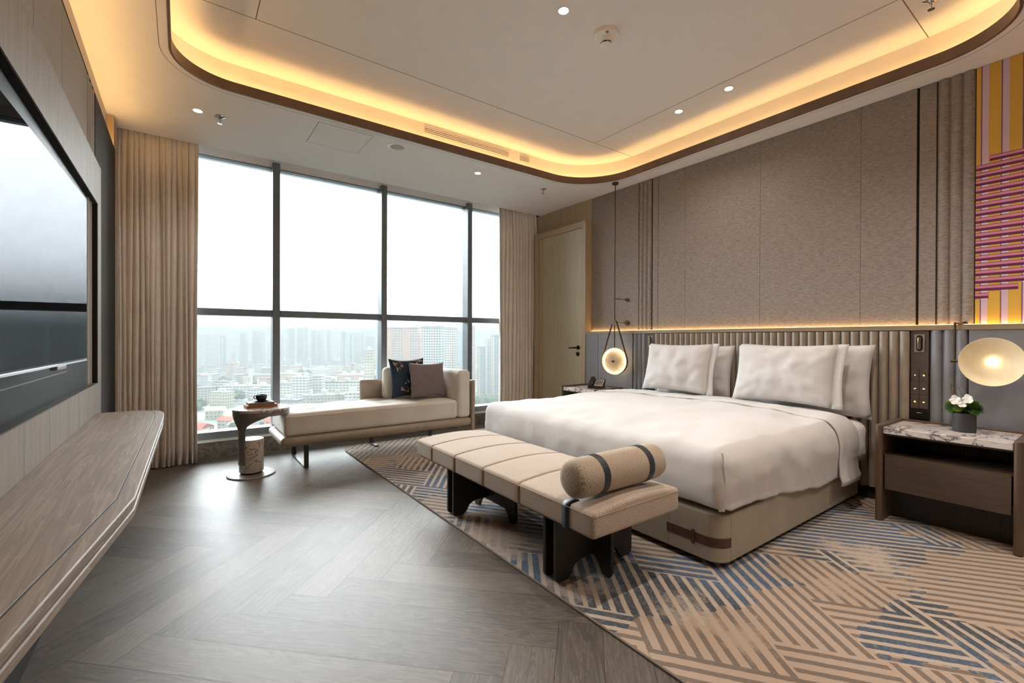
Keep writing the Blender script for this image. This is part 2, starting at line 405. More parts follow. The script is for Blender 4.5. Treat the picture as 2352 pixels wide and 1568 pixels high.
# rug
def rug_material():
    t = NT('woven_rug')
    tc = t.n('ShaderNodeTexCoord'); sp = t.n('ShaderNodeSeparateXYZ')
    geo = t.n('ShaderNodeNewGeometry'); t.l(geo.outputs['Position'], sp.inputs[0])
    X, Y = sp.outputs[0], sp.outputs[1]
    pos = geo.outputs['Position']
    wob = t.noise(pos, 30, 2)
    ca, sa = math.cos(R(54)), math.sin(R(54))
    # A: coordinate across stripes that run at +54 deg; B across stripes at -54 deg
    A = t.math('ADD', t.math('SUBTRACT', t.math('MULTIPLY', X, sa), t.math('MULTIPLY', Y, ca)), t.math('MULTIPLY', wob, .006))
    B = t.math('ADD', t.math('ADD', t.math('MULTIPLY', X, sa), t.math('MULTIPLY', Y, ca)), t.math('MULTIPLY', wob, .006))
    P = .056
    def cell(k, a, b, oa, ob):
        fa = t.math('FLOOR', t.math('DIVIDE', t.math('ADD', A, oa), a)); fb = t.math('FLOOR', t.math('DIVIDE', t.math('ADD', B, ob), b))
        cb = t.n('ShaderNodeCombineXYZ'); t.l(fa, cb.inputs[0]); t.l(fb, cb.inputs[1]); cb.inputs[2].default_value = k
        wn = t.n('ShaderNodeTexWhiteNoise', noise_dimensions='3D'); t.l(cb.outputs[0], wn.inputs[0]); return wn.outputs[0]
    c1 = cell(1.3, P * 6, P * 7, .02, .01)
    c2 = cell(4.1, P * 11, P * 5, .11, .2)
    ch = t.math('GREATER_THAN', t.math('ADD', t.math('MULTIPLY', c1, .6), t.math('MULTIPLY', c2, .4)), .5)
        # blue patches
    blue = None
    for (px, py, rx, ry) in ((1.5, 3.45, .42, .50), (1.62, 2.0, .38, .60), (3.15, .93, .55, .34), (2.1, 1.22, .5, .2), (1.55, 1.45, .3, .25), (2.35, .42, .25, .22), (2.7, -.5, .6, .3), (3.0, 4.1, .5, .4)):
        dx = t.math('DIVIDE', t.math('SUBTRACT', X, px), rx); dy = t.math('DIVIDE', t.math('SUBTRACT', Y, py), ry)
        d = t.math('SQRT', t.math('ADD', t.math('MULTIPLY', dx, dx), t.math('MULTIPLY', dy, dy)))
        d = t.math('ADD', d, t.math('MULTIPLY', t.math('SUBTRACT', t.noise(pos, 4.5, 4), .5), 2.6))
        b = t.math('LESS_THAN', d, 1.0)
        blue = b if blue is None else t.math('MAXIMUM', blue, b)
    duty = t.math('ADD', t.math('MULTIPLY', blue, .17), .42)
    sA = t.math('LESS_THAN', t.math('FRACT', t.math('DIVIDE', A, P)), duty)
    sB = t.math('LESS_THAN', t.math('FRACT', t.math('DIVIDE', B, P)), duty)
    mixs = t.n('ShaderNodeMix', data_type='FLOAT'); t.l(ch, mixs.inputs[0]); t.l(sA, mixs.inputs[2]); t.l(sB, mixs.inputs[3])
    stripe = mixs.outputs[0]
    # fading of stripes (worn look woven into the design)
    fade = t.math('ADD', t.noise(pos, 1.6, 4, .6), t.math('MULTIPLY', t.math('SUBTRACT', t.noise(pos, 45, 3, .8), .5), .22))
    fd = t.ramp(fade, [(.36, (.15, .15, .15, 1)), (.45, (1, 1, 1, 1))])
    grain = t.noise(pos, 260, 2)
    speck = t.noise(pos, 60, 3, .7)
    stripe = t.math('MULTIPLY', stripe, fd)
    stripe = t.math('MULTIPLY', stripe, t.math('MINIMUM', t.math('ADD', t.math('MULTIPLY', speck, 1.2), .35), 1.0))
    base = t.mix(t.noise(pos, 1.1, 3), lin('#C0AC9B'), lin('#B29D8B'))
    brown = t.mix(speck, lin('#665850'), lin('#8F8176'))
    nv = t.noise(pos, 1.3, 2)
    bl = t.mix(t.ramp(nv, [(.42, (0, 0, 0, 1)), (.58, (1, 1, 1, 1))]), lin('#3A5C80'), lin('#283643'))
    bl = t.mix(t.math('MULTIPLY', speck, .35), bl, lin('#8C8F92'))
    st = t.mix(blue, brown, bl)
    basec = t.mix(t.math('MULTIPLY', blue, .35), base, lin('#C9BFB3'))
    col = t.mix(stripe, basec, st)
    col = t.mix(t.math('MULTIPLY', grain, .18), col, lin('#4F443B'))
    t.bsdf(col, .97, 0, t.math('ADD', t.math('MULTIPLY', grain, .6), t.math('MULTIPLY', speck, .4)), .5, .003, Specular_IOR_Level=.1, Sheen_Weight=.1)
    return t.m
M['rug'] = rug_material()

# ================================================================== SETTING
# ---- floor
def clip(poly, x0, x1, y0, y1):
    def cut(P, f, g):
        o = []
        for i, p in enumerate(P):
            q = P[(i + 1) % len(P)]
            a, b = f(p), f(q)
            if a >= 0: o.append(p)
            if (a >= 0) != (b >= 0):
                s = a / (a - b); o.append(tuple(p[k] + (q[k] - p[k]) * s for k in range(len(p))))
        return o
    for f in (lambda p: p[0] - x0, lambda p: x1 - p[0], lambda p: p[1] - y0, lambda p: y1 - p[1]):
        poly = cut(poly, f, None)
        if len(poly) < 3: return []
    return poly
fl = MB(); fl.box(-.475, 4.2, YB, YK + .02, -.05, -.003, mi=1)
W, N = .172, 7
s2 = math.sqrt(.5)
tones = {}
y0, x0 = 2.24, .644
def pq(p, q): return (x0 + (p + q) * s2, y0 + (p - q) * s2)
for i in range(-40, 60):
    for j in range(-60, 60):
        m = (i - j) % (2 * N)
        if m == 0: rect = (i, i + N, j, j + 1, 0)
        elif m == N: rect = (i, i + 1, j - N + 1, j + 1, 1)
        else: continue
        a, b, c, d, k = rect
        g = .0006
        P = [(a * W + g, c * W + g), (b * W - g, c * W + g), (b * W - g, d * W - g), (a * W + g, d * W - g)]
        ro, so = random.random() * 50, random.random() * 50
        pts = []
        for (p, q) in P:
            X, Y = pq(p, q)
            uu, vv = ((p - a * W), (q - c * W)) if k == 0 else ((q - c * W), (p - a * W))
            pts.append((X, Y, uu + ro, vv + so))
        pts = clip(pts, -.475, 4.2, YB, YK + .02)
        if not pts: continue
        bs = len(fl.v)
        fl.v += [(q[0], q[1], 0) for q in pts]
        tones[len(fl.f)] = random.random()
        fl.uv[len(fl.f)] = [(q[2], q[3]) for q in pts]
        fl.f.append(tuple(range(bs, bs + len(pts))))
fo = struct('floor', fl, [M['floor'], M['gapdark']], smooth=0)
at = fo.data.attributes.new('tone', 'FLOAT', 'FACE')
# remap tones after mesh clean-up by face centre hash
for p in fo.data.polygons: at.data[p.index].value = (math.sin(p.area * 917.3 + p.index * 12.9898) * 43758.5453) % 1.0

# ---- ceiling: soffit ring, bronze lip, cove fascia, tray
CX0, CX1, CY0, CY1 = -.05, 3.89, .37, 3.80
RAD = [.58, .36, .36, .40]
inner = rrect(CX0, CX1, CY0, CY1, RAD, 14, .12)
ccx, ccy = (CX0 + CX1) / 2, (CY0 + CY1) / 2
OX0, OX1, OY0, OY1 = -.475, 4.25, YB, 5.022
def outer_pt(p):
    dx, dy = p[0] - ccx, p[1] - ccy
    t = min([(OX1 - ccx) / dx if dx > 1e-6 else 1e9, (OX0 - ccx) / dx if dx < -1e-6 else 1e9, (OY1 - ccy) / dy if dy > 1e-6 else 1e9, (OY0 - ccy) / dy if dy < -1e-6 else 1e9])
    return [ccx + dx * t, ccy + dy * t]
outer = [outer_pt(p) for p in inner]
for cx in (OX0, OX1):
    for cy in (OY0, OY1):
        k = min(range(len(outer)), key=lambda i: math.dist(outer[i], (cx, cy))); outer[k] = [cx, cy]
ce = MB(); n = len(inner)
for P, z in ((inner, ZC), (outer, ZC), (inner, ZC + .02), (outer, ZC + .12)): ce.v += [(p[0], p[1], z) for p in P]
for i in range(n):
    j = (i + 1) % n
    ce.f += [(i, j, n + j, n + i), (2 * n + i, 3 * n + i, 3 * n + j, 2 * n + j), (n + i, n + j, 3 * n + j, 3 * n + i)]
ceil = struct('ceiling', ce, M['ceil'], smooth=0)
cel = ceil.location
def ring(Pa, Pb, za, zb):
    m = MB(); k = len(Pa)
    m.v += [(p[0], p[1], za) for p in Pa] + [(p[0], p[1], zb) for p in Pb]
    for i in range(k): m.f.append((i, (i + 1) % k, k + (i + 1) % k, k + i))
    return m
def off(d): return rrect(CX0 - d, CX1 + d, CY0 - d, CY1 + d, [r + d for r in RAD], 14, 0)
lip = MB()
for m_ in (ring(off(0), off(0), ZC - .004, ZC + .068), ring(off(0), off(.014), ZC + .068, ZC + .068), ring(off(.014), off(.014), ZC + .068, ZC), ring(off(.014), off(0), ZC - .004, ZC - .004)):
    b = len(lip.v); lip.v += m_.v; lip.f += [tuple(b + i for i in f) for f in m_.f]
obj('bronze_lip', lip, M['bronze'], ceil)
obj('cove_ledge', ring(off(0.014), off(.10), ZC + .0215, ZC + .0215), M['ceil'], ceil)
obj('cove_fascia', ring(off(.09), off(.09), ZC, ZT), M['tray'], ceil)
tr_ = MB(); tr_.prism(off(.12), ZT, ZT + .06); obj('tray', tr_, M['tray'], ceil, smooth=0)
for d, w in ((.058, .0035),): obj('shadow_gap', ring(off(d), off(d + w), ZC - .0006, ZC - .0006), M['gapgrey'], ceil)
tg = MB(); gx0, gx1, gy0, gy1, g = .376, 3.40, .824, 3.26, .003
zz = ZT - .0006
def strip(x0, x1, y0, y1):
    b = len(tg.v); tg.v += [(x0, y0, zz), (x1, y0, zz), (x1, y1, zz), (x0, y1, zz)]; tg.f.append((b, b + 1, b + 2, b + 3))
strip(CX0 - .09, CX1 + .09, gy1 - g, gy1 + g); strip(CX0 - .09, CX1 + .09, gy0 - g, gy0 + g)
strip(gx0 - g, gx0 + g, gy0, gy1); strip(gx1 - g, gx1 + g, gy0, gy1)
obj('tray_joint', tg, M['gapgrey'], ceil)
AMBER = (1.0, .60, .21)
led = MB(); path = rrect(CX0 - .05, CX1 + .05, CY0 - .05, CY1 + .05, [r + .05 for r in RAD], 10, .25)
led.tube([(p[0], p[1], ZC + .034) for p in path], .006, 6, closed=True)
M['led'] = emit('cove_led', AMBER, 11.0)
obj('light_strip', led, M['led'], ceil)

# pocket for the curtains and lintel
pk = MB(); pk.box(-.6, 4.3, 5.022, 5.6, 3.10, 3.16); pk.box(-.6, 4.3, 5.31, 5.5, 2.935, 3.10); pk.box(-.6, 4.3, 5.0215, 5.0225, 2.911, 3.10)
pk.box(-.6, 4.3, YK, 5.52, -.05, .152); pk.box(-.6, -.36, YK + .02, 5.5, .152, 2.935); pk.box(4.09, 4.3, YK + .02, 5.5, .152, 2.935)
wf = struct('wall_window', pk, M['ceil'], smooth=0)
k = MB(); k.box(-.475, 4.17, YK - .012, YK, 0, .15); obj('kerb_stone', k, M['kerb'], wf, bevel=.002)
k = MB(); k.box(-.36, 4.09, YK - .016, 5.40, .152, .168); obj('sill', k, M['white_sill'], wf, bevel=.003)
st = MB(); st.box(-.475, -.432, 4.77, 5.022, 0, 2.909); struct('trim_1', st, M['oak_frame'], bevel=.002)

# window
win = sroot('window_1', (1.9, 5.3, .168))
fr = MB(); fr.box(-.36, 4.09, 5.30, 5.46, .168, .238); fr.box(-.36, 4.09, 5.33, 5.46, 2.925, 2.99)
obj('frame', fr, M['alu'], win, bevel=.004)
xs = [-.33, .797, 1.945, 3.12, 4.07]
for x in xs:
    m_ = MB(); m_.box(x - .034, x + .034, 5.25, 5.385, .17, 2.97); m_.box(x - .022, x + .022, 5.385, 5.47, .17, 2.97)
    obj('mullion', m_, M['alu'], win, bevel=.004)
for a, b in zip(xs[:-1], xs[1:]):
    m_ = MB(); m_.box(a + .034, b - .034, 5.27, 5.40, 1.378, 1.445); obj('transom', m_, M['alu'], win, bevel=.004)
    for (z0, z1) in ((.238, 1.378), (1.445, 2.93)):
        m_ = MB(); m_.box(a + .022, b - .022, YG, YG + .006, z0, z1); obj('pane', m_, M['glass'], win, smooth=0)

# walls
w = MB(); w.box(-.62, -.475, YB, 5.6, -.05, ZC + .15); wl = struct('wall_left', w, M['plaster'], smooth=0)
w = MB(); w.box(-.62, 4.3, YB - .12, YB, -.05, ZT + .1); struct('wall_back', w, M['plaster'], smooth=0)
w = MB(); w.box(XW, 4.32, YB, 5.6, 0, ZC + .1); w.box(XL, XW, YB, 4.03, 0, 1.222); w.box(XW - .012, XW, YB, 4.012, 1.257, ZC)
wr = struct('wall_right', w, M['gapdark'], smooth=0)
def wpanel(name, mb, mat, **kw): return obj(name, mb, mat, wr, **kw)
FZ0, FZ1 = 1.2575, ZC - .002
for (a, b) in ((3.299, 4.011), (3.040, 3.109), (2.7145, 3.036), (1.9735, 2.7135), (1.2365, 1.9725), (.915, 1.2355), (.813, .900)):
    m_ = MB(); m_.box(XW - .026, XW - .010, a, b, FZ0, FZ1); wpanel('fabric_panel', m_, M['wallfab'], bevel=.002)
def flutes(a, b, nfl, xb, depth, z0, z1, seg=8, power=1.0, tilt=0):
    m_ = MB(); wv = (b - a) / nfl
    for k in range(nfl):
        ya = a + k * wv
        def fn(u, v):
            s_ = (math.sin(PI * u ** .75) ** .8 if 0 < u < 1 else 0)
            return (xb - depth * s_, ya + wv * u, z0 + (z1 - z0) * v)
        m_.grid(fn, seg, 1)
    m_.box(xb - .001, xb + .004, a, b, z0, z1)
    return m_
wpanel('fluted_fabric', flutes(3.130, 3.296, 3, XW - .013, .017, FZ0, FZ1, 10), M['wallfab'], smooth=60)
wpanel('fluted_fabric', flutes(.627, .808, 3, XW - .013, .018, FZ0, FZ1, 10), M['wallfab'], smooth=60)
# lower grey panels
for (a, b) in ((3.810, 4.017), (3.296, 3.806), (YB, .632)):
    m_ = MB(); m_.box(XL - .018, XL, a, b, .06, 1.2215); wpanel('grey_panel', m_, M['grey_panel'], bevel=.002)
wpanel('fluted_grey_panel', flutes(3.122, 3.292, 3, XL - .002, .018, .06, 1.2215, 10), M['grey_panel'], smooth=60)
wpanel('fluted_grey_panel', flutes(.638, .818, 3, XL - .002, .022, .06, 1.2215, 10), M['grey_panel'], smooth=60)
m_ = MB(); m_.box(XL - .022, XW - .026, YB, 4.018, 1.222, 1.2565); wpanel('wood_ledge', m_, M['oak_shelf'], bevel=.002)
m_ = MB(); m_.box(XW - .05, XW - .03, YB + .1, 4.0, 1.2566, 1.2605)
M['ledge_led'] = emit('ledge_led', AMBER, 4.0)
wpanel('light_strip', m_, M['ledge_led'])
# veneer above / beside the door
m_ = MB(); m_.box(XW - .03, XW, 4.014, 5.6, 0, ZC); wpanel('wood_veneer', m_, M['oak_frame'])
jg = MB()
for y in (4.3, 4.58, 4.86): jg.box(XW - .0305, XW - .0299, y, y + .0015, 2.62, ZC)
wpanel('veneer_joint', jg, M['gapgrey'])
bb = MB(); bb.box(XL - .02, XL, YB, 4.02, 0.0, .06); struct('baseboard_right', bb, M['gapdark'])

# door with deep frame
door = sroot('door_1', (4.08, 4.5, 0))
f = MB(); XD = 4.035
f.box(XD, XW - .03, 4.019, 4.082, 0, 2.628); f.box(XD, XW - .03, 4.928, 5.02, 0, 2.628); f.box(XD, XW - .03, 4.082, 4.928, 2.548, 2.628)
obj('door_frame', f, M['oak_frame'], door, bevel=.002)
l_ = MB(); l_.box(XD + .006, XD + .045, 4.085, 4.84, .008, 2.544); leaf = obj('door_leaf', l_, M['oak_door'], door, bevel=.002)
l_ = MB(); l_.box(XD + .008, XD + .045, 4.845, 4.925, .008, 2.544); obj('side_strip', l_, M['oak_frame'], door, bevel=.002)
h_ = MB(); h_.cyl((XD + .006, 4.141, 1.052), .026, -.012, 0, 'x'); h_.cyl((XD + .006, 4.141, 1.052), .010, -.05, -.01, 'x')
h_.tube([(XD - .042, 4.141, 1.052), (XD - .044, 4.17, 1.05), (XD - .042, 4.26, 1.046)], .0085, 8)
h_.tube([(XD - .044, 4.15, 1.052), (XD - .043, 4.19, 1.05)], .013, 8)
obj('door_handle', h_, M['blackmetal'], door)
h_ = MB(); h_.cyl((XD + .006, 4.146, .971), .026, -.012, 0, 'x'); h_.box(XD - .02, XD - .004, 4.139, 4.153, .962, .980)
obj('lock', h_, M['blackmetal'], door, bevel=.002)

# ================================================================== LEFT: media wall unit, console, television
u_ = thing('media_wall', 'built-in media wall of grey oak, black and grey fabric panels behind the television', 'wall unit', (-.45, 2, 0))
ZP = 2.64
def lbox(name, x0, x1, y0, y1, z0, z1, mat, bev=.002):
    m_ = MB(); m_.box(x0, x1, y0, y1, z0, z1); return obj(name, m_, mat, u_, bevel=bev)
lbox('core', -.474, -.438, -1.6, 4.768, .0, ZP - .004, M['gapdark'], 0)
for a, b in ((-.9, .4), (.404, 1.4), (1.404, 2.309), (2.313, 2.783), (2.787, 3.444)):
    lbox('fabric_panel', -.438, -.425, a, b, 2.06, ZP - .012, M['grey_fabric_left'])
m_ = MB()
for k in range(3):
    a = 3.450 + k * .092
    def fn(u, v): return (-.436 + .014 * math.sin(PI * u) ** .7, a + .09 * u, .7 + (ZP - .712) * v)
    m_.grid(fn, 8, 1)
obj('fluted_strip', m_, M['grey_fabric_left'], u_, smooth=60)
lbox('black_panel', -.438, -.424, 3.732, 4.767, .02, ZP, M['black_panel'])
lbox('top_lip', -.436, -.424, -1.6, 3.73, ZP - .011, ZP, M['black_panel'])
RY0, RY1, RZ0, RZ1 = .10, 3.622, .884, 1.945
f = MB(); WX0, WX1 = -.437, -.40
f.box(WX0, WX1, -.04, 3.757, RZ1, 2.19); f.box(WX0, WX1, -.04, 3.757, .66, RZ0); f.box(WX0, WX1, RY1, 3.757, RZ0, RZ1); f.box(WX0, WX1, -.04, RY0, RZ0, RZ1)
obj('oak_surround', f, M['grey_oak'], u_, bevel=.0025)
lbox('black_back', -.437, -.428, RY0, RY1, RZ0, RZ1, M['black_gloss'], 0)
for q in ((-.4365, -.4025, RY1 - .003, RY1 - .0002, RZ0, RZ1), (-.4365, -.4025, RY0, RY1, RZ1 - .003, RZ1 - .0002), (-.4365, -.4025, RY0, RY1, RZ0 + .0002, RZ0 + .003)):
    lbox('recess_lining', *q, M['black_panel'], 0)
rl = MB(); rl.box(-.4285, -.4255, RY0, 2.9, .995, .998); obj('seam', rl, M['darkmetal'], u_)
lj = MB()
for y in (1.2, 1.75, 2.06, 2.4, 2.75, 3.0, 3.28, 3.5): lj.box(-.4003, -.3997, y, y + .0012, .664, RZ0 - .002)
obj('veneer_joint', lj, M['gapgrey'], u_)
ls = MB(); ls.box(-.470, -.446, -1.5, 4.74, ZP - .003, ZP + .006)
M['wall_led'] = emit('wall_led', AMBER, 9.0)
obj('light_strip', ls, M['wall_led'], u_)

c_ = thing('console_shelf', 'long floating grey oak console shelf below the television, with chamfered front corner', 'shelf', (-.25, 2.2, .66))
outl = [(-.40, 3.60), (-.22, 3.598), (-.135, 3.55), (-.10, 3.50), (-.084, 3.41), (-.079, 3.20), (-.1030, 1.64), (-.207, .93), (-.34, .02), (-.40, -.05)]
def inset(P, d):
    o = []
    for i in range(len(P)):
        a, b, c = Vector(P[i - 1]), Vector(P[i]), Vector(P[(i + 1) % len(P)])
        n1 = Vector((-(b - a).y, (b - a).x)).normalized(); n2 = Vector((-(c - b).y, (c - b).x)).normalized()
        nn = (n1 + n2).normalized(); q = b + nn * (-d) / max(.5, nn.dot(n1)) * -1
        o.append((min(q.x, 99), q.y))
    return o
cen = (-.28, 2.0)
def ins(P, d):
    Q = inset(P, d)
    return [(-.40, q[1]) if abs(p[0] + .40) < 1e-6 else q for p, q in zip(P, Q)]
area = sum(outl[i - 1][0] * outl[i][1] - outl[i][0] * outl[i - 1][1] for i in range(len(outl)))
sg = 1 if area > 0 else -1
m_ = MB(); m_.prism(outl, .693, .709); obj('edge_band', m_, M['grey_oak_top'], c_, bevel=.003)
m_ = MB(); m_.prism(ins(outl, .006 * sg), .676, .693); obj('middle_layer', m_, M['grey_oak_top'], c_, bevel=.003)
m_ = MB(); m_.prism(ins(outl, .002 * sg), .655, .676); obj('lower_layer', m_, M['grey_oak_top'], c_, bevel=.003)
inn = ins(outl, .042 * sg)
m_ = MB(); m_.prism([(max(p[0], -.399), p[1]) for p in inn], .709, .7105); obj('top_panel', m_, M['grey_oak_top'], c_, bevel=.0007)
m_ = MB()
pp = [(p[0], p[1], .7095) for p in ins(outl, .040 * sg)][1:-2]
m_.tube(pp, .0014, 6); obj('groove', m_, M['gapdark'], c_)

tv = thing('television', 'black flat screen television in front of the black recess, mirroring the window', 'television', (-.30, 1.865, 1.38))
Mt = Matrix.Translation((-.312, 1.865, 1.38)) @ Matrix.Rotation(R(-1.2), 4, 'Z')
m_ = MB(); m_.box(-.022, -.001, -.565, .565, -.318, .318, Mt); obj('body', m_, M['black_gloss'], tv, bevel=.004)
m_ = MB(); m_.box(-.001, .0, -.559, .559, -.306, .311, Mt); obj('screen', m_, M['screen'], tv, smooth=0)
m_ = MB(); m_.box(-.018, .0006, -.565, .565, -.3185, -.311, Mt); obj('bottom_trim', m_, M['chrome'], tv, bevel=.001)
m_ = MB(); m_.box(-.018, .0, .10, .22, -.331, -.318, Mt); obj('sensor', m_, M['darkmetal'], tv, bevel=.002)
m_ = MB(); m_.box(-.10, -.022, -.2, .2, -.12, .12, Mt); m_.box(-.128, -.10, -.12, .12, -.10, .10, Mt); obj('wall_mount', m_, M['blackmetal'], tv, bevel=.003)

# ================================================================== CURTAINS
def curtain(name, label, x0, x1, nf, seed, lining_side, flare=0):
    rnd = random.Random(seed)
    ph = [0]
    for k in range(nf): ph.append(ph[-1] + rnd.uniform(.7, 1.3))
    tot = ph[-1]; ph = [p / tot for p in ph]
    root = thing(name, label, 'curtain', ((x0 + x1) / 2, 5.12, .01))
    amp = [rnd.uniform(.042, .062) for _ in range(nf + 1)]
    def fn(u, v):
        k = 0
        while k < nf - 1 and u > ph[k + 1]: k += 1
        tt = (u - ph[k]) / (ph[k + 1] - ph[k])
        z = .012 + (3.02 - .012) * v
        a = amp[k] * (1 - .45 * smooth01((v - .85) / .15)) + .006 * math.sin(v * 7 + k)
        y = 5.115 - a * math.cos(2 * PI * tt) + .01 * fbm(u * 8, v * 2, seed)
        gath = 1 - .04 * smooth01((v - .2) / .8)
        x = x0 + (x1 - x0) * u
        x += .006 * math.sin(v * 5 + k * 1.7) + .010 * math.sin(2 * PI * tt) * (1 + .3 * v)
        if flare: x += flare * (1 - v) * (1 - u if flare < 0 else u)
        return (x, y, z)
    m_ = MB(); m_.grid(fn, nf * 12, 24); obj('cloth', m_, M['curtain'], root, smooth=180, solid=.003)
    lx = x1 if lining_side > 0 else x0
    def fl_(u, v):
        p = fn(1.0 if lining_side > 0 else 0.0, v)
        return (p[0] + lining_side * (.003 + .014 * math.sin(PI * u)) - lining_side * .035 * u, p[1] + .01 + .05 * u, p[2])
    m_ = MB(); m_.grid(fl_, 6, 24); obj('lining', m_, M['lining'], root, smooth=180, solid=.002)
    hb = MB()
    hb.grid(lambda u, v: tuple(Vector(fn(u, v * .022)) + Vector((0, -.004, 0))), nf * 12, 1); obj('hem', hb, M['curtain'], root, smooth=180)
    return root
curtain('curtain', 'tall beige pleated curtain beside the television wall, at the left end of the window', -.428, .118, 14, 3, 1)
curtain('curtain', 'beige pleated curtain between the window and the oak door', 3.50, 4.125, 11, 5, -1)
# ================================================================== RUG
rug = MB(); rug.prism(rrect(1.362, 4.035, -1.9, 4.95, [.05, .22, .1, .05], 10), 0, .010)
r_ = thing('rug', 'large patterned rug of beige, taupe and blue stripes under the bed', 'rug', (2.7, 1.5, 0))
obj('pile', rug, M['rug'], r_, bevel=.003)
eb = MB(); eb.tube([(p[0], p[1], .006) for p in rrect(1.360, 4.037, -1.902, 4.952, [.05, .22, .1, .05], 10, .3)], .0055, 6, closed=True)
M['rug_edge'] = fabric('rug_binding', '#8E7F72', '#5E5148', 300)
obj('binding', eb, M['rug_edge'], r_)
RZ = .0130
# ================================================================== BED
BY0, BY1, BX0, BX1 = 1.19, 3.30, 2.135, 3.985
bed = thing('bed', 'king size bed base upholstered in stone leather with a brown corner strap', 'bed', (3.05, 2.245, RZ))
m_ = MB(); m_.prism(rrect(BX0 + .06, BX1, BY0 + .06, BY1 - .06, [.02, .1, .1, .02], 6), RZ, .05); obj('plinth', m_, M['gapdark'], bed)
m_ = MB(); m_.prism(rrect(BX0, BX1, BY0, BY1, [.02, .085, .085, .02], 10), .042, .285); obj('base', m_, M['leather_base'], bed, bevel=.008, seg=3, smooth=40)
for q in ((BX0 + .085, BX0 + .0855, BY0 - .0006, BY0 + .01, .05, .278), (BX0 - .0006, BX0 + .01, BY0 + .30, BY0 + .3006, .05, .278)):
    m_ = MB(); m_.box(*q); obj('seam', m_, M['leather_brown'], bed)
m_ = MB()
def corner(s_, d):
    r = .085; L1 = .225
    if s_ < L1: return (BX0 - d, BY0 + .31 - s_)
    a = (s_ - L1) / r; a = min(a, PI / 2)
    return (BX0 + r - (r + d) * math.cos(a), BY0 + r - (r + d) * math.sin(a))
def strap(u, v):
    s_ = u * (.225 + .085 * PI / 2); x, y = corner(s_, .0022); return (x, y, .118 + .048 * v)
m_.grid(strap, 26, 1); m_.box(BX0 - .006, BX0 + .002, BY0 + .145, BY0 + .160, .106, .178)
obj('leather_strap', m_, M['leather_brown'], bed, smooth=60)
m_ = MB(); m_.rbox(BX0 + .07, BX1, BY0 + .07, BY1 - .07, .287, .53, .06, (8, 8, 2)); obj('mattress', m_, M['sheet'], bed, smooth=180)
# fitted sheet edge visible beside the headboard
m_ = MB(); m_.rbox(3.795, BX1 + .005, BY0 - .055, BY1 + .03, .288, .585, .075, (8, 14, 3), disp=lambda p: (p[0], p[1] + .008 * fbm(p[0], p[1], p[2], 9), p[2] + .01 * fbm(p[0], p[1], 0, 6)))
obj('sheet', m_, M['sheet'], bed, smooth=180)

def topz(x, y):
    cy = (y - 2.245) / 1.08; puff = .055 * (1 - cy ** 4) * smooth01((x - 2.05) / .55)
    return puff
def dv(p):
    x, y, z = p
    k = smooth01((z - .45) / .15)
    w = .010 * fbm(x, y, z, 2.4) + .006 * fbm(x * .5, y, z, 9) + .003 * fbm(x, y, z, 17)
    z2 = z + k * (topz(x, y) * .75 + w)
    # long soft creases running to the foot corners
    z2 += k * .006 * math.sin((y * 1.3 - x * .6) * 9 + 2 * fbm(x, y, 0, 1.3)) * smooth01((abs(y - 2.245) - .4) / .6)
    s = (1 - k)
    ax = .020 * fbm(x * .7, y * .7, z * .5, 5) * s + .006 * fbm(x, y, z, 14) * s
    # sides swell a little and tuck in below
    bul = .022 * math.sin(PI * max(0, min(1, (z - .29) / .3)))
    if y < 2.245: y -= bul + ax * .8 + .018 * s * smooth01((x - 2.6) / 1.2) + .030 * smooth01((.36 - z) / .05)
    else: y += bul + ax * .8
    x -= bul * .8 * (1 if x < 2.6 else 0) + ax * .6
    if z < .36:
        z2 += .014 * fbm(x, y, 2, 4) - (.075 * smooth01((x - 2.2) / 1.2) if y < 2.245 else 0)
    return (x, y, z2)
duv = thing('duvet', 'puffy white duvet spread over the bed with a turned-down fold', 'duvet', (2.9, 2.245, .3))
m_ = MB(); m_.rbox(2.118, 3.72, 1.176, 3.325, .298, .605, .075, (40, 46, 7), disp=dv, skip=((2, -1), (0, 1)), cs=4); obj('cover', m_, M['linen'], duv, smooth=180, solid=.012)
def dv2(p):
    x, y, z = dv(p); k = smooth01((p[2] - .45) / .15)
    e = 1 if p[2] > .33 else 0
    if y < 2.245: y -= .014
    else: y += .014
    sl = .10 * (p[1] - 2.3)   # slanted fold edge
    x2 = x + (0.05 * math.sin((p[1] - 1.2) * 1.5)) * (1 if p[0] < 3.6 else .3)
    return (x2, y, z + .009 * k + .004 * k * fbm(x, y, 4, 7))
def fold_path(k):
    y0_, y1_, z0_, z1_, r_ = 1.176, 3.325, .275, .605, .07
    segs = [((y0_, z0_), (y0_, z1_ - r_)), None, ((y0_ + r_, z1_), (y1_ - r_, z1_)), None, ((y1_, z1_ - r_), (y1_, z0_))]
    if k < .1: t_ = k / .1; return y0_, z0_ + (z1_ - r_ - z0_) * t_
    if k < .15: a = R(180 - 90 * (k - .1) / .05); return y0_ + r_ + r_ * math.cos(a), z1_ - r_ + r_ * math.sin(a)
    if k < .85: return y0_ + r_ + (y1_ - y0_ - 2 * r_) * (k - .15) / .7, z1_
    if k < .9: a = R(90 - 90 * (k - .85) / .05); return y1_ - r_ + r_ * math.cos(a), z1_ - r_ + r_ * math.sin(a)
    t_ = (k - .9) / .1; return y1_, z1_ - r_ - (z1_ - r_ - z0_) * t_
m_ = MB()
def foldf(u, v):
    y, z = fold_path(v); p = dv2((3.46 + .32 * u, y, z)); e = math.sin(PI * u) ** .3 if 0 < u < 1 else 0
    return (p[0], p[1] + (.004 if y > 2.2 else -.004) * e, p[2] + (.006 * e if z > .5 else 0))
m_.grid(foldf, 14, 80); obj('fold', m_, M['linen'], duv, smooth=180, solid=.010)
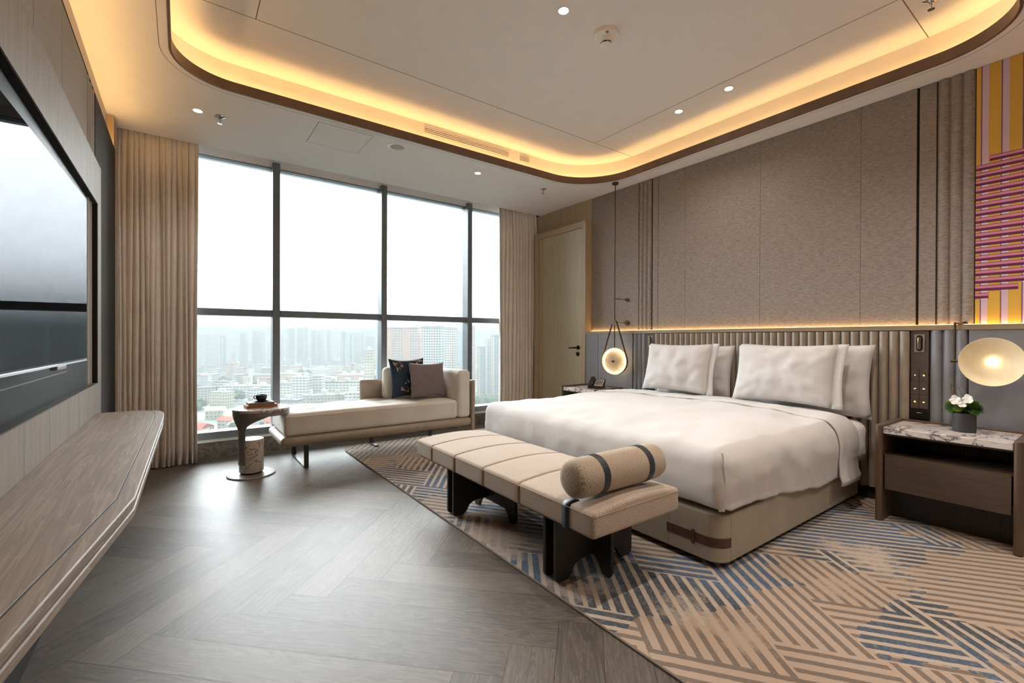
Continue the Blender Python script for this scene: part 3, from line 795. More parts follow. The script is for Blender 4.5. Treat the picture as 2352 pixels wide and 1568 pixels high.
# hospital-corner pleat at the near foot corner
m_ = MB()
def pleat(u, v):
    z = .315 + .285 * v
    a = R(225); d = .004 * math.sin(PI * u)
    bx, by = 2.118 + .020, 1.176 + .020
    return (bx - .004 + (u - .5) * .022 * (.3 + .7 * (1 - v)) - d, by - .005 - (u - .5) * .022 * (.3 + .7 * (1 - v)) - d - .016 * math.sin(PI * v), z + .004 * fbm(u * 3, v * 6, 0, 2))
m_.grid(pleat, 8, 16); obj('corner_pleat', m_, M['linen'], duv, smooth=180)

def pillow_mesh(w, h, t, mat, flange=0, seed=0, conc=.05, wr=.012):
    """local: X width, Z height, Y thickness (front = -Y)"""
    m_ = MB()
    rnd = random.Random(seed)
    def surf(sgn):
        def fn(u, v):
            a, b = u * 2 - 1, v * 2 - 1
            x = w / 2 * a * (1 - conc * (1 - b * b)); z = h / 2 * b * (1 - conc * 1.3 * (1 - a * a))
            th = (max(0, 1 - abs(a) ** 2.6) * max(0, 1 - abs(b) ** 2.6)) ** .5
            y = sgn * t / 2 * th
            e = min(1, (1 - abs(a)) * 4) * min(1, (1 - abs(b)) * 4)
            cr = wr * fbm(x * 1.2 + seed, z * 1.2, sgn * 3, 7, 4) + wr * .8 * math.sin((abs(a) - abs(b)) * 14 + seed + 3 * fbm(x, z, seed, 6)) * smooth01((abs(a) + abs(b) - 1.0) / .6) * .6
            y += sgn * cr * e
            return (x, y, z)
        return fn
    m_.grid(surf(-1), 26, 20); m_.grid(surf(1), 26, 20)
    fm = None
    if flange:
        fm = MB()
        def ff(u, v):
            b = v * 2 - 1
            x = w / 2 * (1 - conc * (1 - b * b)) - .004 + flange * u; z = h / 2 * b * (1 - .0 * u) * (1.0 + .01 * u)
            return (x, .006 * math.sin(b * 4 + seed) * u + .003 * fbm(x, z, seed, 10), z)
        fm.grid(ff, 3, 16)
    return m_, fm
def place_pillow(name, label, cat, w, h, t, mat, M4, flange=0, seed=0, conc=.05, wr=.012, group=None):
    body, fm = pillow_mesh(w, h, t, mat, flange, seed, conc, wr)
    base = M4 @ Vector((0, 0, -h / 2))
    root = thing(name, label, cat, base, group)
    body.v = [tuple(M4 @ Vector(p)) for p in body.v]; o = obj('body', body, mat, root, smooth=180)
    if fm:
        fm.v = [tuple(M4 @ Vector(p)) for p in fm.v]; obj('flange', fm, mat, root, smooth=180, solid=.004)
    return root, o
def leanM(c, yaw, lean, roll=0):
    # pillow faces -X (towards the foot): local X -> -Y (right end has flange), local Y -> +X
    return Matrix.Translation(c) @ Matrix.Rotation(R(-90 + yaw), 4, 'Z') @ Matrix.Rotation(R(-lean), 4, 'X') @ Matrix.Rotation(R(roll), 4, 'Y')
G = 'bed pillows against the headboard'
def bp(label, y0, y1, z0, z1, x, lean, seed, fl, yaw=0, t=.20):
    w_ = (y1 - y0) - fl; h_ = (z1 - z0) * 1.0
    place_pillow('pillow', label, 'pillow', w_, h_, t, M['linen'], leanM((x, (y0 + y1) / 2 + fl / 2, (z0 + z1) / 2), yaw, lean, 0), fl, seed, .055, .020, G)
bp('rear white pillow half hidden behind the front pillow nearer the window', 2.10, 2.88, .60, 1.108, 3.935, 8, 11, 0, 0, .115)
bp('rear white pillow standing against the headboard beside the marble nightstand with the plant', 1.09, 2.04, .595, 1.125, 3.935, 7, 23, 0, 0, .115)
bp('front white pillow on the window side of the bed', 2.16, 2.91, .662, 1.125, 3.775, 14, 5, .055, 0, .16)
bp('front white pillow on the lamp side of the bed, with a wide flange', 1.20, 1.99, .662, 1.13, 3.77, 14, 17, .065, 0, .16)

# headboard
hb = thing('headboard', 'fluted taupe leather headboard panel behind the pillows', 'headboard', (4.03, 1.96, .1))
m_ = MB(); wv = (2.994 - .922) / 36
for k in range(36):
    ya = .922 + k * wv
    m_.grid(lambda u, v: (XL - .012 - .030 * (math.sin(PI * u) ** .6 if 0 < u < 1 else 0), ya + .0008 + (wv - .0016) * u, .10 + 1.118 * v), 10, 1)
obj('flutes', m_, M['leather'], hb, smooth=70)
m_ = MB(); m_.box(XL - .013, XL - .001, .921, 2.995, .10, 1.219); obj('backing', m_, M['gapdark'], hb)
# ================================================================== BENCH
bn = thing('bench', 'low woven beige bench with black plate legs at the foot of the bed', 'bench', (1.67, 2.2, RZ))
NX0, NX1, NY0, NY1, NZ0, NZ1 = 1.375, 1.972, 1.315, 3.06, .318, .428
cuts = [NY0, 1.835, 2.17, 2.50, 2.815, NY1]
def dome(p):
    x, y, z = p
    k = smooth01((z - .36) / .06); a = (x - (NX0 + NX1) / 2) / ((NX1 - NX0) / 2)
    return (x, y, z + k * .022 * (1 - a * a))
for i in range(5):
    a, b = cuts[i], cuts[i + 1]
    m_ = MB()
    m_.rbox(NX0, NX1, a, b, NZ0, NZ1, .016 if i not in (0,) else .018, (12, 8, 3), disp=dome)
    obj('cushion_section', m_, M['bench_fab'], bn, smooth=180)
M['piping'] = fabric('ochre_piping', '#B9976F', '#8F7048', 200)
for y in cuts[1:-1]:
    m_ = MB(); m_.tube([(NX0 - .0005, y, NZ0 + .006), (NX0 - .0015, y, NZ1 - .02)] + [(NX0 + .012 + (NX1 - NX0 - .024) * q / 12, y, NZ1 - .008 + .022 * (1 - ((q - 6) / 6) ** 2)) for q in range(13)], .0040, 6)
    obj('piping', m_, M['piping'], bn)
zz_ = NZ1 - .012
for q in ([(NX0 - .0002, NY0 + .01, zz_), (NX0 - .0002, NY1 - .01, zz_)], [(NX0 + .01, NY0 - .0002, zz_), (NX1 - .01, NY0 - .0002, zz_)]):
    m_ = MB(); m_.tube(q, .0016, 5); obj('stitching', m_, M['bench_side'], bn)
m_ = MB(); m_.box(NX0 + .02, NX1 - .02, NY0 + .03, NY1 - .03, NZ0 - .008, NZ0 + .004); obj('tray_board', m_, M['black_oak'], bn)
def legplate(yc, flip):
    P = []
    xa, xb = 1.412, 1.95
    z1 = NZ0 - .007
    P = [(xa, z1), (xa, RZ + .022), (xa + .006, RZ + .006), (xa + .022, RZ), (xa + .075, RZ), (xa + .10, RZ + .02), (xa + .12, RZ + .055), (xa + .16, RZ + .075), (xb - .16, RZ + .075), (xb - .12, RZ + .055), (xb - .10, RZ + .02), (xb - .075, RZ), (xb - .022, RZ), (xb - .006, RZ + .006), (xb, RZ + .022), (xb, z1)]
    m_ = MB(); m_.prism(P, yc - .010, yc + .010, 'y'); return m_
def crossplate(xc, y0, y1):
    z1 = NZ0 - .007
    P = [(y0, z1), (y0, RZ + .02), (y0 + .01, RZ), (y0 + .06, RZ), (y0 + .08, RZ + .04), (y0 + .11, RZ + .07), (y1 - .11, RZ + .07), (y1 - .08, RZ + .04), (y1 - .06, RZ), (y1 - .01, RZ), (y1, RZ + .02), (y1, z1)]
    m_ = MB(); m_.prism(P, xc - .010, xc + .010, 'x'); return m_
for yc in (1.598, 1.674, 2.585, 2.655): obj('leg_plate', legplate(yc, 1), M['black_oak'], bn, bevel=.002)
for (a, b) in ((1.47, 1.86), (2.24, 2.72)): obj('cross_plate', crossplate(1.665, a, b), M['black_oak'], bn, bevel=.002)
# bolster with leather straps, resting on the bench
bo = thing('bolster', 'round woven bolster cushion with two dark leather straps on the bench', 'cushion', (1.68, 1.455, .445))
bx0, bx1, by, bz, br = 1.365, 1.965, 1.452, .5395, .088
pr_ = [(1e-4, 0), (.045, .002), (.068, .008), (.080, .02), (.087, .045)] + [(.088, .045 + (bx1 - bx0 - .09) * q / 6) for q in range(1, 6)] + [(.087, bx1 - bx0 - .045), (.080, bx1 - bx0 - .02), (.068, bx1 - bx0 - .008), (.045, bx1 - bx0 - .002), (1e-4, bx1 - bx0)]
m_ = MB(); m_.lathe(pr_, (bx0, by, bz), 40, 'x'); obj('body', m_, M['bench_side'], bo, smooth=180)
for xc in (1.515, 1.825):
    m_ = MB(); m_.lathe([(.0885, -.019), (.0900, -.019), (.0905, 0), (.0900, .019), (.0885, .019)], (xc, by, bz), 40, 'x'); obj('strap', m_, M['leather_navy'], bo, smooth=60)
# bench strap over the edge
m_ = MB()
def bst(u, v):
    y = 1.462 + .046 * v
    s_ = u * .20
    pts = [(NX0 + .06, NZ1 + .0105), (NX0 + .018, NZ1 + .0045), (NX0 + .004, NZ1 - .002), (NX0 - .003, NZ1 - .016), (NX0 - .0035, NZ0 + .004), (NX0 + .004, NZ0 - .004), (NX0 + .03, NZ0 - .009)]
    k = u * 6; i = min(5, int(k)); f_ = k - i
    return (pts[i][0] + (pts[i + 1][0] - pts[i][0]) * f_, y, pts[i][1] + (pts[i + 1][1] - pts[i][1]) * f_)
m_.grid(bst, 16, 2); obj('leather_strap', m_, M['leather_navy'], bn, smooth=60, solid=.003)
# ================================================================== NIGHTSTANDS
def nightstand(label, y0, y1):
    n_ = thing('nightstand', label, 'nightstand', (3.8, (y0 + y1) / 2, RZ), 'nightstands beside the bed')
    xf, xb, zt = 3.585, 4.014, .605
    for ya in (y0, y1 - .038):
        m_ = MB(); m_.prism(rrect(xf - .004, xb, ya, ya + .038, [.004, .017, .017, .004], 6), RZ, .618); obj('side_panel', m_, M['dark_oak_v'], n_, bevel=.003)
    m_ = MB(); m_.box(xb - .016, xb, y0 + .038, y1 - .038, .05, .618); obj('back_rim', m_, M['dark_oak_v'], n_, bevel=.002)
    m_ = MB(); m_.box(xf + .004, xb - .017, y0 + .039, y1 - .039, .566, zt); obj('marble_top', m_, M['marble_top'], n_, bevel=.003)
    m_ = MB(); m_.box(xf + .03, xb - .02, y0 + .039, y1 - .039, .553, .5655); m_.box(xf + .06, xb - .02, y0 + .039, y1 - .039, .418, .430); obj('shelf', m_, M['dark_oak'], n_, bevel=.001)
    d_ = MB(); d_.box(xf + .012, xf + .030, y0 + .045, y1 - .045, .214, .432); d_.box(xf + .030, xb - .04, y0 + .06, y1 - .06, .23, .41); dr = obj('drawer', d_, M['dark_oak'], n_, bevel=.003)
    e_ = MB(); e_.box(xf + .011, xf + .031, y0 + .045, y1 - .045, .4325, .436); obj('drawer_edge', e_, M['brass'], dr)
    m_ = MB(); m_.box(3.76, 3.78, y0 + .038, y1 - .038, RZ, .23); obj('kick_panel', m_, M['black_oak'], n_)
    return n_
nightstand('dark oak nightstand with marble top carrying the small potted plant', .350, .985)
nightstand('dark oak nightstand with marble top carrying the telephone, beside the door', 3.40, 3.965)

# plant
pl = thing('potted_plant', 'small arrangement of green moss and white orchids in a charcoal pot', 'plant', (3.82, .615, .605))
pc = (3.82, .615)
m_ = MB(); m_.lathe([(1e-4, 0), (.050, 0), (.053, .006), (.053, .112), (.050, .114), (.048, .104), (1e-4, .104)], (pc[0], pc[1], .6052), 36); obj('pot', m_, M['pot'], pl, smooth=40)
def moss(cx, cy, cz, r, nb, seed, mat):
    rnd = random.Random(seed); m_ = MB()
    m_.lathe([(1e-4, -r * .8), (r * .4, -r * .6), (r * .5, -r * .1), (r * .42, r * .3), (r * .2, r * .45), (1e-4, r * .5)], (cx, cy, cz), 12)
    for k in range(nb):
        z = rnd.uniform(-.45, 1); a = rnd.uniform(0, 2 * PI); q = math.sqrt(max(0, 1 - z * z))
        d = Vector((q * math.cos(a), q * math.sin(a), z)); L = r * rnd.uniform(.85, 1.1)
        o = Vector((cx, cy, cz)); b = o + d * r * .35; e = o + d * L + Vector((rnd.uniform(-1, 1), rnd.uniform(-1, 1), rnd.uniform(-1, 1))) * r * .12
        s_ = d.cross(Vector((0, 0, 1)) if abs(d.z) < .9 else Vector((1, 0, 0))).normalized() * r * .045
        i = len(m_.v); m_.v += [tuple(b - s_), tuple(b + s_), tuple(e)]; m_.f.append((i, i + 1, i + 2))
    return obj('moss', m_, mat, pl, smooth=0)
moss(3.815, .572, .745, .052, 1500, 1, M['moss']); moss(3.80, .665, .745, .048, 1300, 2, M['moss']); moss(3.785, .637, .752, .040, 1000, 3, M['moss_light']); moss(3.855, .615, .748, .048, 1000, 4, M['moss'])
def flower(c, r, mat, yaw, seed):
    rnd = random.Random(seed); m_ = MB()
    Mx = Matrix.Translation(c) @ Matrix.Rotation(yaw, 4, 'Z') @ Matrix.Rotation(R(20), 4, 'Y')
    for k in range(5):
        a0 = 2 * PI * k / 5 + rnd.uniform(-.1, .1); rr = r * (1.0 if k % 2 else .85)
        def fn(u, v):
            s_ = max(0, 1 - (2 * min(1, max(0, v)) ** .75 - 1) ** 2) ** .5 * .50 * rr * (u - .5) * 2
            L = rr * v
            p = Vector((-.010 - .35 * rr * v * v + .2 * rr * abs(u - .5) * 2 * .4, L * math.cos(a0) - s_ * math.sin(a0), L * math.sin(a0) + s_ * math.cos(a0)))
            return Mx @ p
        m_.grid(fn, 6, 10)
    o = obj('flower', m_, mat, pl, smooth=180)
    m2 = MB(); m2.lathe([(1e-4, -.008), (.006, -.004), (.006, .003), (1e-4, .006)], c, 8); obj('flower_centre', m2, M['petal_y'], o)
flower((3.775, .645, .790), .033, M['petal'], R(0), 1); flower((3.79, .592, .800), .032, M['petal'], R(-15), 2); flower((3.765, .618, .772), .024, M['petal'], R(10), 3)
m_ = MB()
m_.tube([(3.81, .655 + .02 * math.sin(q / 9 * 2.6), .74 + .10 * math.sin(q / 9 * PI * .7) * 1.1 + .012 * q * (1 if q < 5 else .4)) for q in range(10)], .0016, 5)
m_.tube([(3.80, .668 - .055 * (q / 10), .755 + .115 * math.sin(PI * q / 10)) for q in range(11)], .0016, 5)
m_.tube([(3.80, .672 - .03 * (q / 10), .76 + .095 * math.sin(PI * q / 12)) for q in range(11)], .0014, 5)
obj('twig', m_, M['twig'], pl)

# telephone on the far nightstand
ph = thing('telephone', 'dark desk telephone with white key panel on the nightstand by the door', 'telephone', (3.80, 3.60, .605))
Mp = Matrix.Translation((3.80, 3.60, .6055)) @ Matrix.Rotation(R(28), 4, 'Z')
m_ = MB(); m_.prism([(-.075, 0), (.075, 0), (.075, .012), (.03, .012), (.085, .092), (.070, .098), (-.075, .018)], -.085, .085, 'y', Mp); obj('base', m_, M['phone'], ph, bevel=.003)
Mq = Mp @ Matrix.Translation((0, 0, .058)) @ Matrix.Rotation(R(-29), 4, 'Y')
m_ = MB(); m_.rbox(-.085, .085, .030, .082, -.002, .030, .012, (6, 2, 2), disp=lambda p: (p[0], p[1], p[2] + .006 * (abs(p[0]) / .085) ** 2), M=Mq); obj('handset', m_, M['phone'], ph, smooth=180)
m_ = MB(); m_.box(-.062, .062, -.078, .015, .002, .0055, Mq); kp = obj('key_panel', m_, M['keypad'], ph, bevel=.001)
m_ = MB()
for a in range(4):
    for b in range(4): m_.box(-.045 + a * .024, -.031 + a * .024, -.068 + b * .02, -.056 + b * .02, .0055, .009, Mq)
obj('keys', m_, M['phone'], kp)

# ================================================================== BEDSIDE CONTROL PANELS
def control(label, y0, y1):
    c_ = thing('control_panel', label, 'switch panel', (XL, (y0 + y1) / 2, .61), 'bedside control panels')
    xf = XL - .014; ym = (y0 + y1) / 2; w_ = y1 - y0
    m_ = MB(); m_.box(xf, XL - .001, y0 + .002, y1 - .002, .61, 1.2205); obj('plate', m_, M['panel_brown'], c_, bevel=.001)
    # reading light: plate with a stadium recess and a swivelling tube
    P = [(ym - .033, 1.075), (ym + .033, 1.075), (ym + .033, 1.195), (ym - .033, 1.195)]
    m_ = MB(); S = [(ym + .017 * math.cos(R(a)), (1.172 if a <= 180 else 1.098) + .017 * math.sin(R(a))) for a in list(range(0, 181, 15)) + list(range(180, 361, 15))]
    O = []
    for (a, b) in S:
        dx, dz = a - ym, b - 1.135; t_ = min(.033 / abs(dx) if abs(dx) > 1e-6 else 9, .060 / abs(dz) if abs(dz) > 1e-6 else 9); O.append((ym + dx * t_, 1.135 + dz * t_))
    k = len(S); m_.v += [(xf - .004, p[0], p[1]) for p in S] + [(xf - .004, p[0], p[1]) for p in O] + [(xf, p[0], p[1]) for p in O]
    for i in range(k): j = (i + 1) % k; m_.f += [(i, j, k + j, k + i), (k + i, k + j, 2 * k + j, 2 * k + i)]
    rl_ = obj('reading_light_plate', m_, M['darkmetal'], c_)
    m_ = MB(); m_.prism([(xf - .0005, 0)][:0] or S, xf - .001, xf - .0004, 'x'); obj('recess', m_, M['gapdark'], rl_)
    m_ = MB(); m_.lathe([(1e-4, -.042), (.009, -.040), (.0105, -.034), (.0105, .034), (.009, .040), (1e-4, .042)], (xf - .006, ym + .002, 1.135), 16); obj('reading_light', m_, M['brass'], rl_)
    sh = w_ / 2 - .004
    ics = ['white', 'amber', 'white', 'white', 'amber', 'amber']
    for r_i in range(3):
        for c_i in range(2):
            yb = y1 - .004 - c_i * (sh + .001); zt = .963 - r_i * .090
            m_ = MB(); m_.box(xf - .005, xf, yb - sh + .0012, yb, zt - .0885, zt); b_ = obj('switch', m_, M['panel_brown'], c_, bevel=.001)
            yc, zc = yb - sh / 2, zt - .045; m_ = MB(); X_ = xf - .0056
            kind = r_i * 2 + c_i
            if kind in (0,): m_.box(X_, X_ + .001, yc - .004, yc + .004, zc - .0008, zc + .0008); m_.box(X_, X_ + .001, yc - .0008, yc + .0008, zc - .004, zc + .004)
            elif kind in (1, 4): m_.lathe([(.0028, 0), (.0048, 0), (.0048, .0008), (.0028, .0008)], (X_, yc, zc), 14, 'x'); m_.box(X_, X_ + .001, yc - .0012, yc + .0012, zc - .001, zc + .001)
            elif kind == 2: m_.tube([(X_, yc + .004 * math.cos(a / 8 * 4 - .6), zc + .004 * math.sin(a / 8 * 4 - 3.2)) for a in range(9)], .0011, 5)
            else: m_.box(X_, X_ + .001, yc - .005, yc + .005, zc - .003, zc - .0016); m_.box(X_, X_ + .001, yc - .005, yc + .005, zc + .0012, zc + .0026); m_.box(X_, X_ + .001, yc + .0036, yc + .005, zc - .003, zc + .0026); m_.box(X_, X_ + .001, yc - .005, yc - .0036, zc - .003, zc + .0026)
            obj('icon', m_, M['icon_' + ics[kind]], b_, smooth=0)
    m_ = MB(); m_.box(xf - .004, xf, y0 + .004, y1 - .004, .616, .690); so = obj('socket', m_, M['blackmetal'], c_, bevel=.001)
    m_ = MB(); X_ = xf - .0045
    m_.box(X_, X_ + .001, ym - .012, ym + .012, .6625, .666); obj('usb_port', m_, M['white_metal'], so)
    for (a, b) in ((-.022, .674), (.022, .674), (-.010, .645), (.012, .645), (-.022, .632), (.022, .632), (0, .632)):
        m_ = MB(); m_.cyl((X_, ym + a, b), .0028, 0, .001, 'x', 10); obj('pin_hole', m_, M['gapdark'], so)
    return c_
control('bedside switch panel with lit icons and reading light beside the marble nightstand with the plant', .822, .919)
control('bedside switch panel partly hidden by pillows, between headboard and glass pendant', 2.998, 3.118)

# ================================================================== WALL ART (flat striped panel)
art = MB(); cols = []
def quad(y0, y1, z0, z1, lay, c):
    x = XW - .020 - lay * .0006
    b = len(art.v); art.v += [(x, y0, z0), (x, y1, z0), (x, y1, z1), (x, y0, z1)]; art.f.append((b, b + 1, b + 2, b + 3)); cols.append(lin(c))
AZ0, AZ1 = 1.2575, ZC - .002
quad(-.95, .622, AZ0, AZ1, 0, '#E0B04A')
y = .601
while y > -.95:
    quad(y - .0062, y, AZ0, AZ1, 1, '#8C5A86'); quad(y - .0355, y - .0062, AZ0, AZ1, 1, '#D9BCCB'); y -= .0895
PZ = .0482; z = 2.327; k = 0
while z > 1.41:
    yr = -.95; yl = .622
    if k == 0: yl = .56
    if k in (17, 18): yr = .435 if k == 17 else .562
    if k > 18: break
    zb = z
    quad(yr, yl, zb - .0035, zb, 2, '#7A2E58'); quad(yr, yl, zb - .019, zb - .0035, 2, '#D98AA0'); quad(yr, yl, zb - .0215, zb - .019, 2, '#7A2E58'); quad(yr, yl, zb - .0355, zb - .0215, 2, '#6E1F52')
    yy = .601
    while yy > -.95:
        if yy - .0355 > yr - .03 and yy < yl + .01: quad(max(yr, yy - .0355), min(yl, yy - .004), zb - .0445, zb - .0378, 3, '#EBDDE3')
        yy -= .0895
    z -= PZ; k += 1
t = NT('wall_art_print'); a_ = t.n('ShaderNodeAttribute'); a_.attribute_name = 'paint'; t.bsdf(a_.outputs['Color'], .7); M['art'] = t.m
me = bpy.data.meshes.new('print'); ar = thing('wall_art', 'striped wall panel in yellow, lilac and magenta at the end of the bed wall', 'artwork', (XW - .02, -.16, AZ0))
me.from_pydata([tuple(Vector(v) - ar.location) for v in art.v], [], art.f); me.materials.append(M['art'])
ca = me.color_attributes.new('paint', 'FLOAT_COLOR', 'CORNER')
for p in me.polygons:
    for li in p.loop_indices: ca.data[li].color = cols[p.index]
o = bpy.data.objects.new('print', me); COL.objects.link(o); o.parent = ar
m_ = MB(); m_.box(XW - .0198, XW - .012, -.95, .6225, AZ0, AZ1); obj('board', m_, M['oak_shelf'], ar)

# ================================================================== WALL LAMP (right)
lm = thing('wall_lamp', 'disc wall lamp with pale alabaster shade above the potted plant', 'lamp', (4.0, .52, 1.03))
m_ = MB(); m_.cyl((XW - .026, .668, 1.262), .016, -.012, 0, 'x', 16); m_.tube([(XW - .036, .668, 1.262), (4.05, .674, 1.262), (3.96, .6825, 1.262)], .006, 8); obj('bracket', m_, M['bronze_rod'], lm)
m_ = MB(); m_.tube([(3.96, .6828, 1.268), (3.96, .6828, 1.022)], .0065, 10); obj('rod', m_, M['bronze_rod'], lm)
m_ = MB(); m_.tube([(3.96, .702, 1.024), (3.96, .664, 1.024)], .0085, 10); m_.tube([(3.96, .664, 1.024), (3.968, .60, 1.025), (3.974, .545, 1.026)], .005, 8); obj('knuckle', m_, M['bronze_rod'], lm)
t = NT('alabaster_shade'); v = t.coord(scale=(1, 3, 1)); nz = t.noise(v, 7, 4, .6, 1.5)
cc = t.mix(nz, lin('#F2DFBC'), lin('#E2C898'))
t.bsdf(cc, .5, Emission_Color=cc, Emission_Strength=.06); M['alabaster'] = t.m
Ml = Matrix.Translation((3.905, .514, 1.026)) @ Matrix.Rotation(R(0), 4, 'Z')
m_ = MB(); prof = [(.018, .060), (.026, .055), (.055, .042), (.095, .022), (.125, .008), (.143, -.004), (.1445, -.001), (.127, .014), (.097, .029), (.057, .049), (.028, .062), (.018, .066)]
m_.lathe(prof, (0, 0, 0), 64, 'x', Ml); obj('shade', m_, M['alabaster'], lm, smooth=60)
M['bulb'] = emit('lamp_bulb', (1.0, .88, .68), 2.2)
m_ = MB(); m_.lathe([(1e-4, .030), (.012, .031), (.021, .036), (.0255, .046), (.022, .058), (1e-4, .060)], (0, 0, 0), 24, 'x', Ml); obj('bulb', m_, M['bulb'], lm)
m_ = MB(); m_.lathe([(1e-4, .055), (.03, .055), (.03, .085), (1e-4, .085)], (0, 0, 0), 24, 'x', Ml); obj('back_cap', m_, M['bronze_rod'], lm)

# ================================================================== PENDANT LAMP (left)
pe = thing('pendant_lamp', 'glowing ribbed glass disc pendant hanging in a leather strap from a bronze rod', 'lamp', (3.93, 3.452, ZC))
PX, PY, PZc = 3.93, 3.452, .911
m_ = MB(); m_.lathe([(1e-4, -.022), (.033, -.022), (.036, -.018), (.036, 0), (1e-4, 0)], (PX, PY, ZC), 28); obj('canopy', m_, M['bronze_rod'], pe)
m_ = MB(); m_.tube([(PX, PY, ZC - .02), (PX, PY, 1.06)], .0052, 8); obj('rod', m_, M['bronze_rod'], pe)
for z_ in (1.612, 1.345):
    m_ = MB(); m_.tube([(PX, PY, z_), (XW - .03, PY, z_)], .004, 8); m_.cyl((XW - .026, PY, z_), .030 if z_ < 1.5 else .022, -.014, 0, 'x', 24); obj('wall_arm', m_, M['bronze_rod'], pe)
m_ = MB(); m_.cyl((PX, PY, 1.345), .026, -.045, .02, 'x', 24); m_.cyl((PX, PY, 1.345), .008, -.049, -.04, 'x', 12); obj('hub', m_, M['darkmetal'], pe, bevel=.002)
# strap loop: from hub tangents round the disc
rd = .150
m_ = MB(); d_ = 1.345 - PZc; al = math.acos((rd + .004 - .026) / d_)
pts = []
for q in range(25):
    a = PI / 2 - al - (2 * PI - 2 * al) * q / 24; pts.append((PY + (rd + .004) * math.cos(a), PZc + (rd + .004) * math.sin(a)))
for q in range(9):
    a = PI / 2 + al - 2 * al * q / 8; pts.append((PY + .027 * math.cos(a), 1.345 + .027 * math.sin(a)))
k = len(pts); T_ = .0025
for (x_) in (-.016, .016):
    m_.v += [(PX + x_, p[0], p[1]) for p in pts]
for i in range(k): j = (i + 1) % k; m_.f.append((i, j, k + j, k + i))
obj('leather_strap', m_, M['leather_brown'], pe, smooth=60, solid=.003)
t = NT('ribbed_glass')
g_ = t.n('ShaderNodeBsdfGlass'); g_.inputs['IOR'].default_value = 1.25; g_.inputs['Roughness'].default_value = .10; g_.inputs[0].default_value = (1, .95, .86, 1)
tp = t.n('ShaderNodeBsdfTransparent'); tlu = t.n('ShaderNodeBsdfTranslucent'); tlu.inputs[0].default_value = (1, .9, .74, 1)
mx = t.n('ShaderNodeMixShader'); mx.inputs[0].default_value = .25; mx2 = t.n('ShaderNodeMixShader'); mx2.inputs[0].default_value = .45
t.l(g_.outputs[0], mx.inputs[1]); t.l(tp.outputs[0], mx.inputs[2]); t.l(mx.outputs[0], mx2.inputs[1]); t.l(tlu.outputs[0], mx2.inputs[2]); t.l(mx2.outputs[0], t.out.inputs[0]); M['ribglass'] = t.m
def disc(side):
    m_ = MB(); nr = 22
    def fn(u, v):
        a = u * 2 * PI; r = rd * v
        th = .030 * (1 - .25 * v) if v < .999 else .012
        rib = (.010 * (abs(math.sin(a * nr / 2)) - .5)) * v * (1 if v < .97 else .3)
        return (PX + side * (th + rib), PY + r * math.cos(a), PZc + r * math.sin(a))
    m_.grid(fn, nr * 6, 8, cu=True); return m_
obj('glass_face', disc(-1), M['ribglass'], pe, smooth=25); obj('glass_face', disc(1), M['ribglass'], pe, smooth=25)
m_ = MB(); m_.lathe([(rd, -.012), (rd + .001, 0), (rd, .012), (rd - .004, .012), (rd - .004, -.012)], (PX, PY, PZc), 60, 'x'); obj('glass_rim', m_, M['ribglass'], pe)
M['pend_led'] = emit('pendant_led', (1.0, .72, .38), 5.0)
m_ = MB(); m_.tube([(PX, PY + (rd - .022) * math.cos(a / 48 * 2 * PI), PZc + (rd - .022) * math.sin(a / 48 * 2 * PI)) for a in range(48)], .0075, 8, closed=True); obj('light_ring', m_, M['pend_led'], pe)
m_ = MB(); m_.cyl((PX, PY, PZc), .012, -.046, .046, 'x', 20); obj('disc_hub', m_, M['bronze_rod'], pe)
for c_ in pe.children:
    if c_.name.split('.')[0] in ('glass_face', 'glass_rim', 'light_ring', 'disc_hub', 'leather_strap', 'hub'): c_.rotation_euler.z = R(15)

# ================================================================== CHAISE
cz = thing('chaise', 'oat fabric chaise longue with mushroom leather frame by the window', 'sofa', (1.65, 4.65, 0))
m_ = MB(); m_.rbox(.685, 2.575, 4.275, 4.99, .212, .302, .043, (14, 8, 1)); obj('platform', m_, M['leather_chaise'], cz, smooth=180)
tuft = [(x, y) for x in (.98, 1.33, 1.68, 2.03) for y in (4.50, 4.72)] + [(1.15, 4.88), (1.5, 4.88), (1.85, 4.88)]
def tf(p):
    x, y, z = p; k = smooth01((z - .44) / .05)
    d = 0
    for (a, b) in tuft: d += .020 * math.exp(-((x - a) ** 2 / .006 + (y - b) ** 2 / .0035))
    z += k * (.012 * (1 - ((x - 1.56) / .86) ** 4) * (1 - ((y - 4.62) / .35) ** 4) - d)
    return (x, y, z)
m_ = MB(); m_.rbox(.715, 2.405, 4.292, 4.955, .303, .497, .034, (44, 20, 4), disp=tf); obj('seat_cushion', m_, M['chaise_fab'], cz, smooth=180)
for q_ in ([(.75 + 1.62 * q / 12, 4.2905, .4715) for q in range(13)], [(.7145, 4.32 + .6 * q / 4, .470) for q in range(5)]):
    m_ = MB(); m_.tube(q_, .0022, 6); obj('piping', m_, M['chaise_fab'], cz)
m_ = MB(); m_.rbox(2.408, 2.562, 4.285, 4.94, .303, .815, .042, (3, 8, 6)); obj('arm_cushion', m_, M['chaise_fab'], cz, smooth=180)
m_ = MB(); m_.rbox(1.79, 2.405, 4.815, 4.945, .49, .84, .05, (8, 3, 5)); obj('back_cushion', m_, M['chaise_fab'], cz, smooth=180)
m_ = MB(); m_.rbox(1.57, 2.615, 4.958, 4.998, .305, .705, .016, (6, 1, 3)); obj('back_panel', m_, M['leather_chaise'], cz, smooth=180)
m_ = MB(); m_.rbox(2.572, 2.615, 4.28, 4.998, .13, .705, .016, (1, 6, 3)); obj('side_panel', m_, M['leather_chaise'], cz, smooth=180)
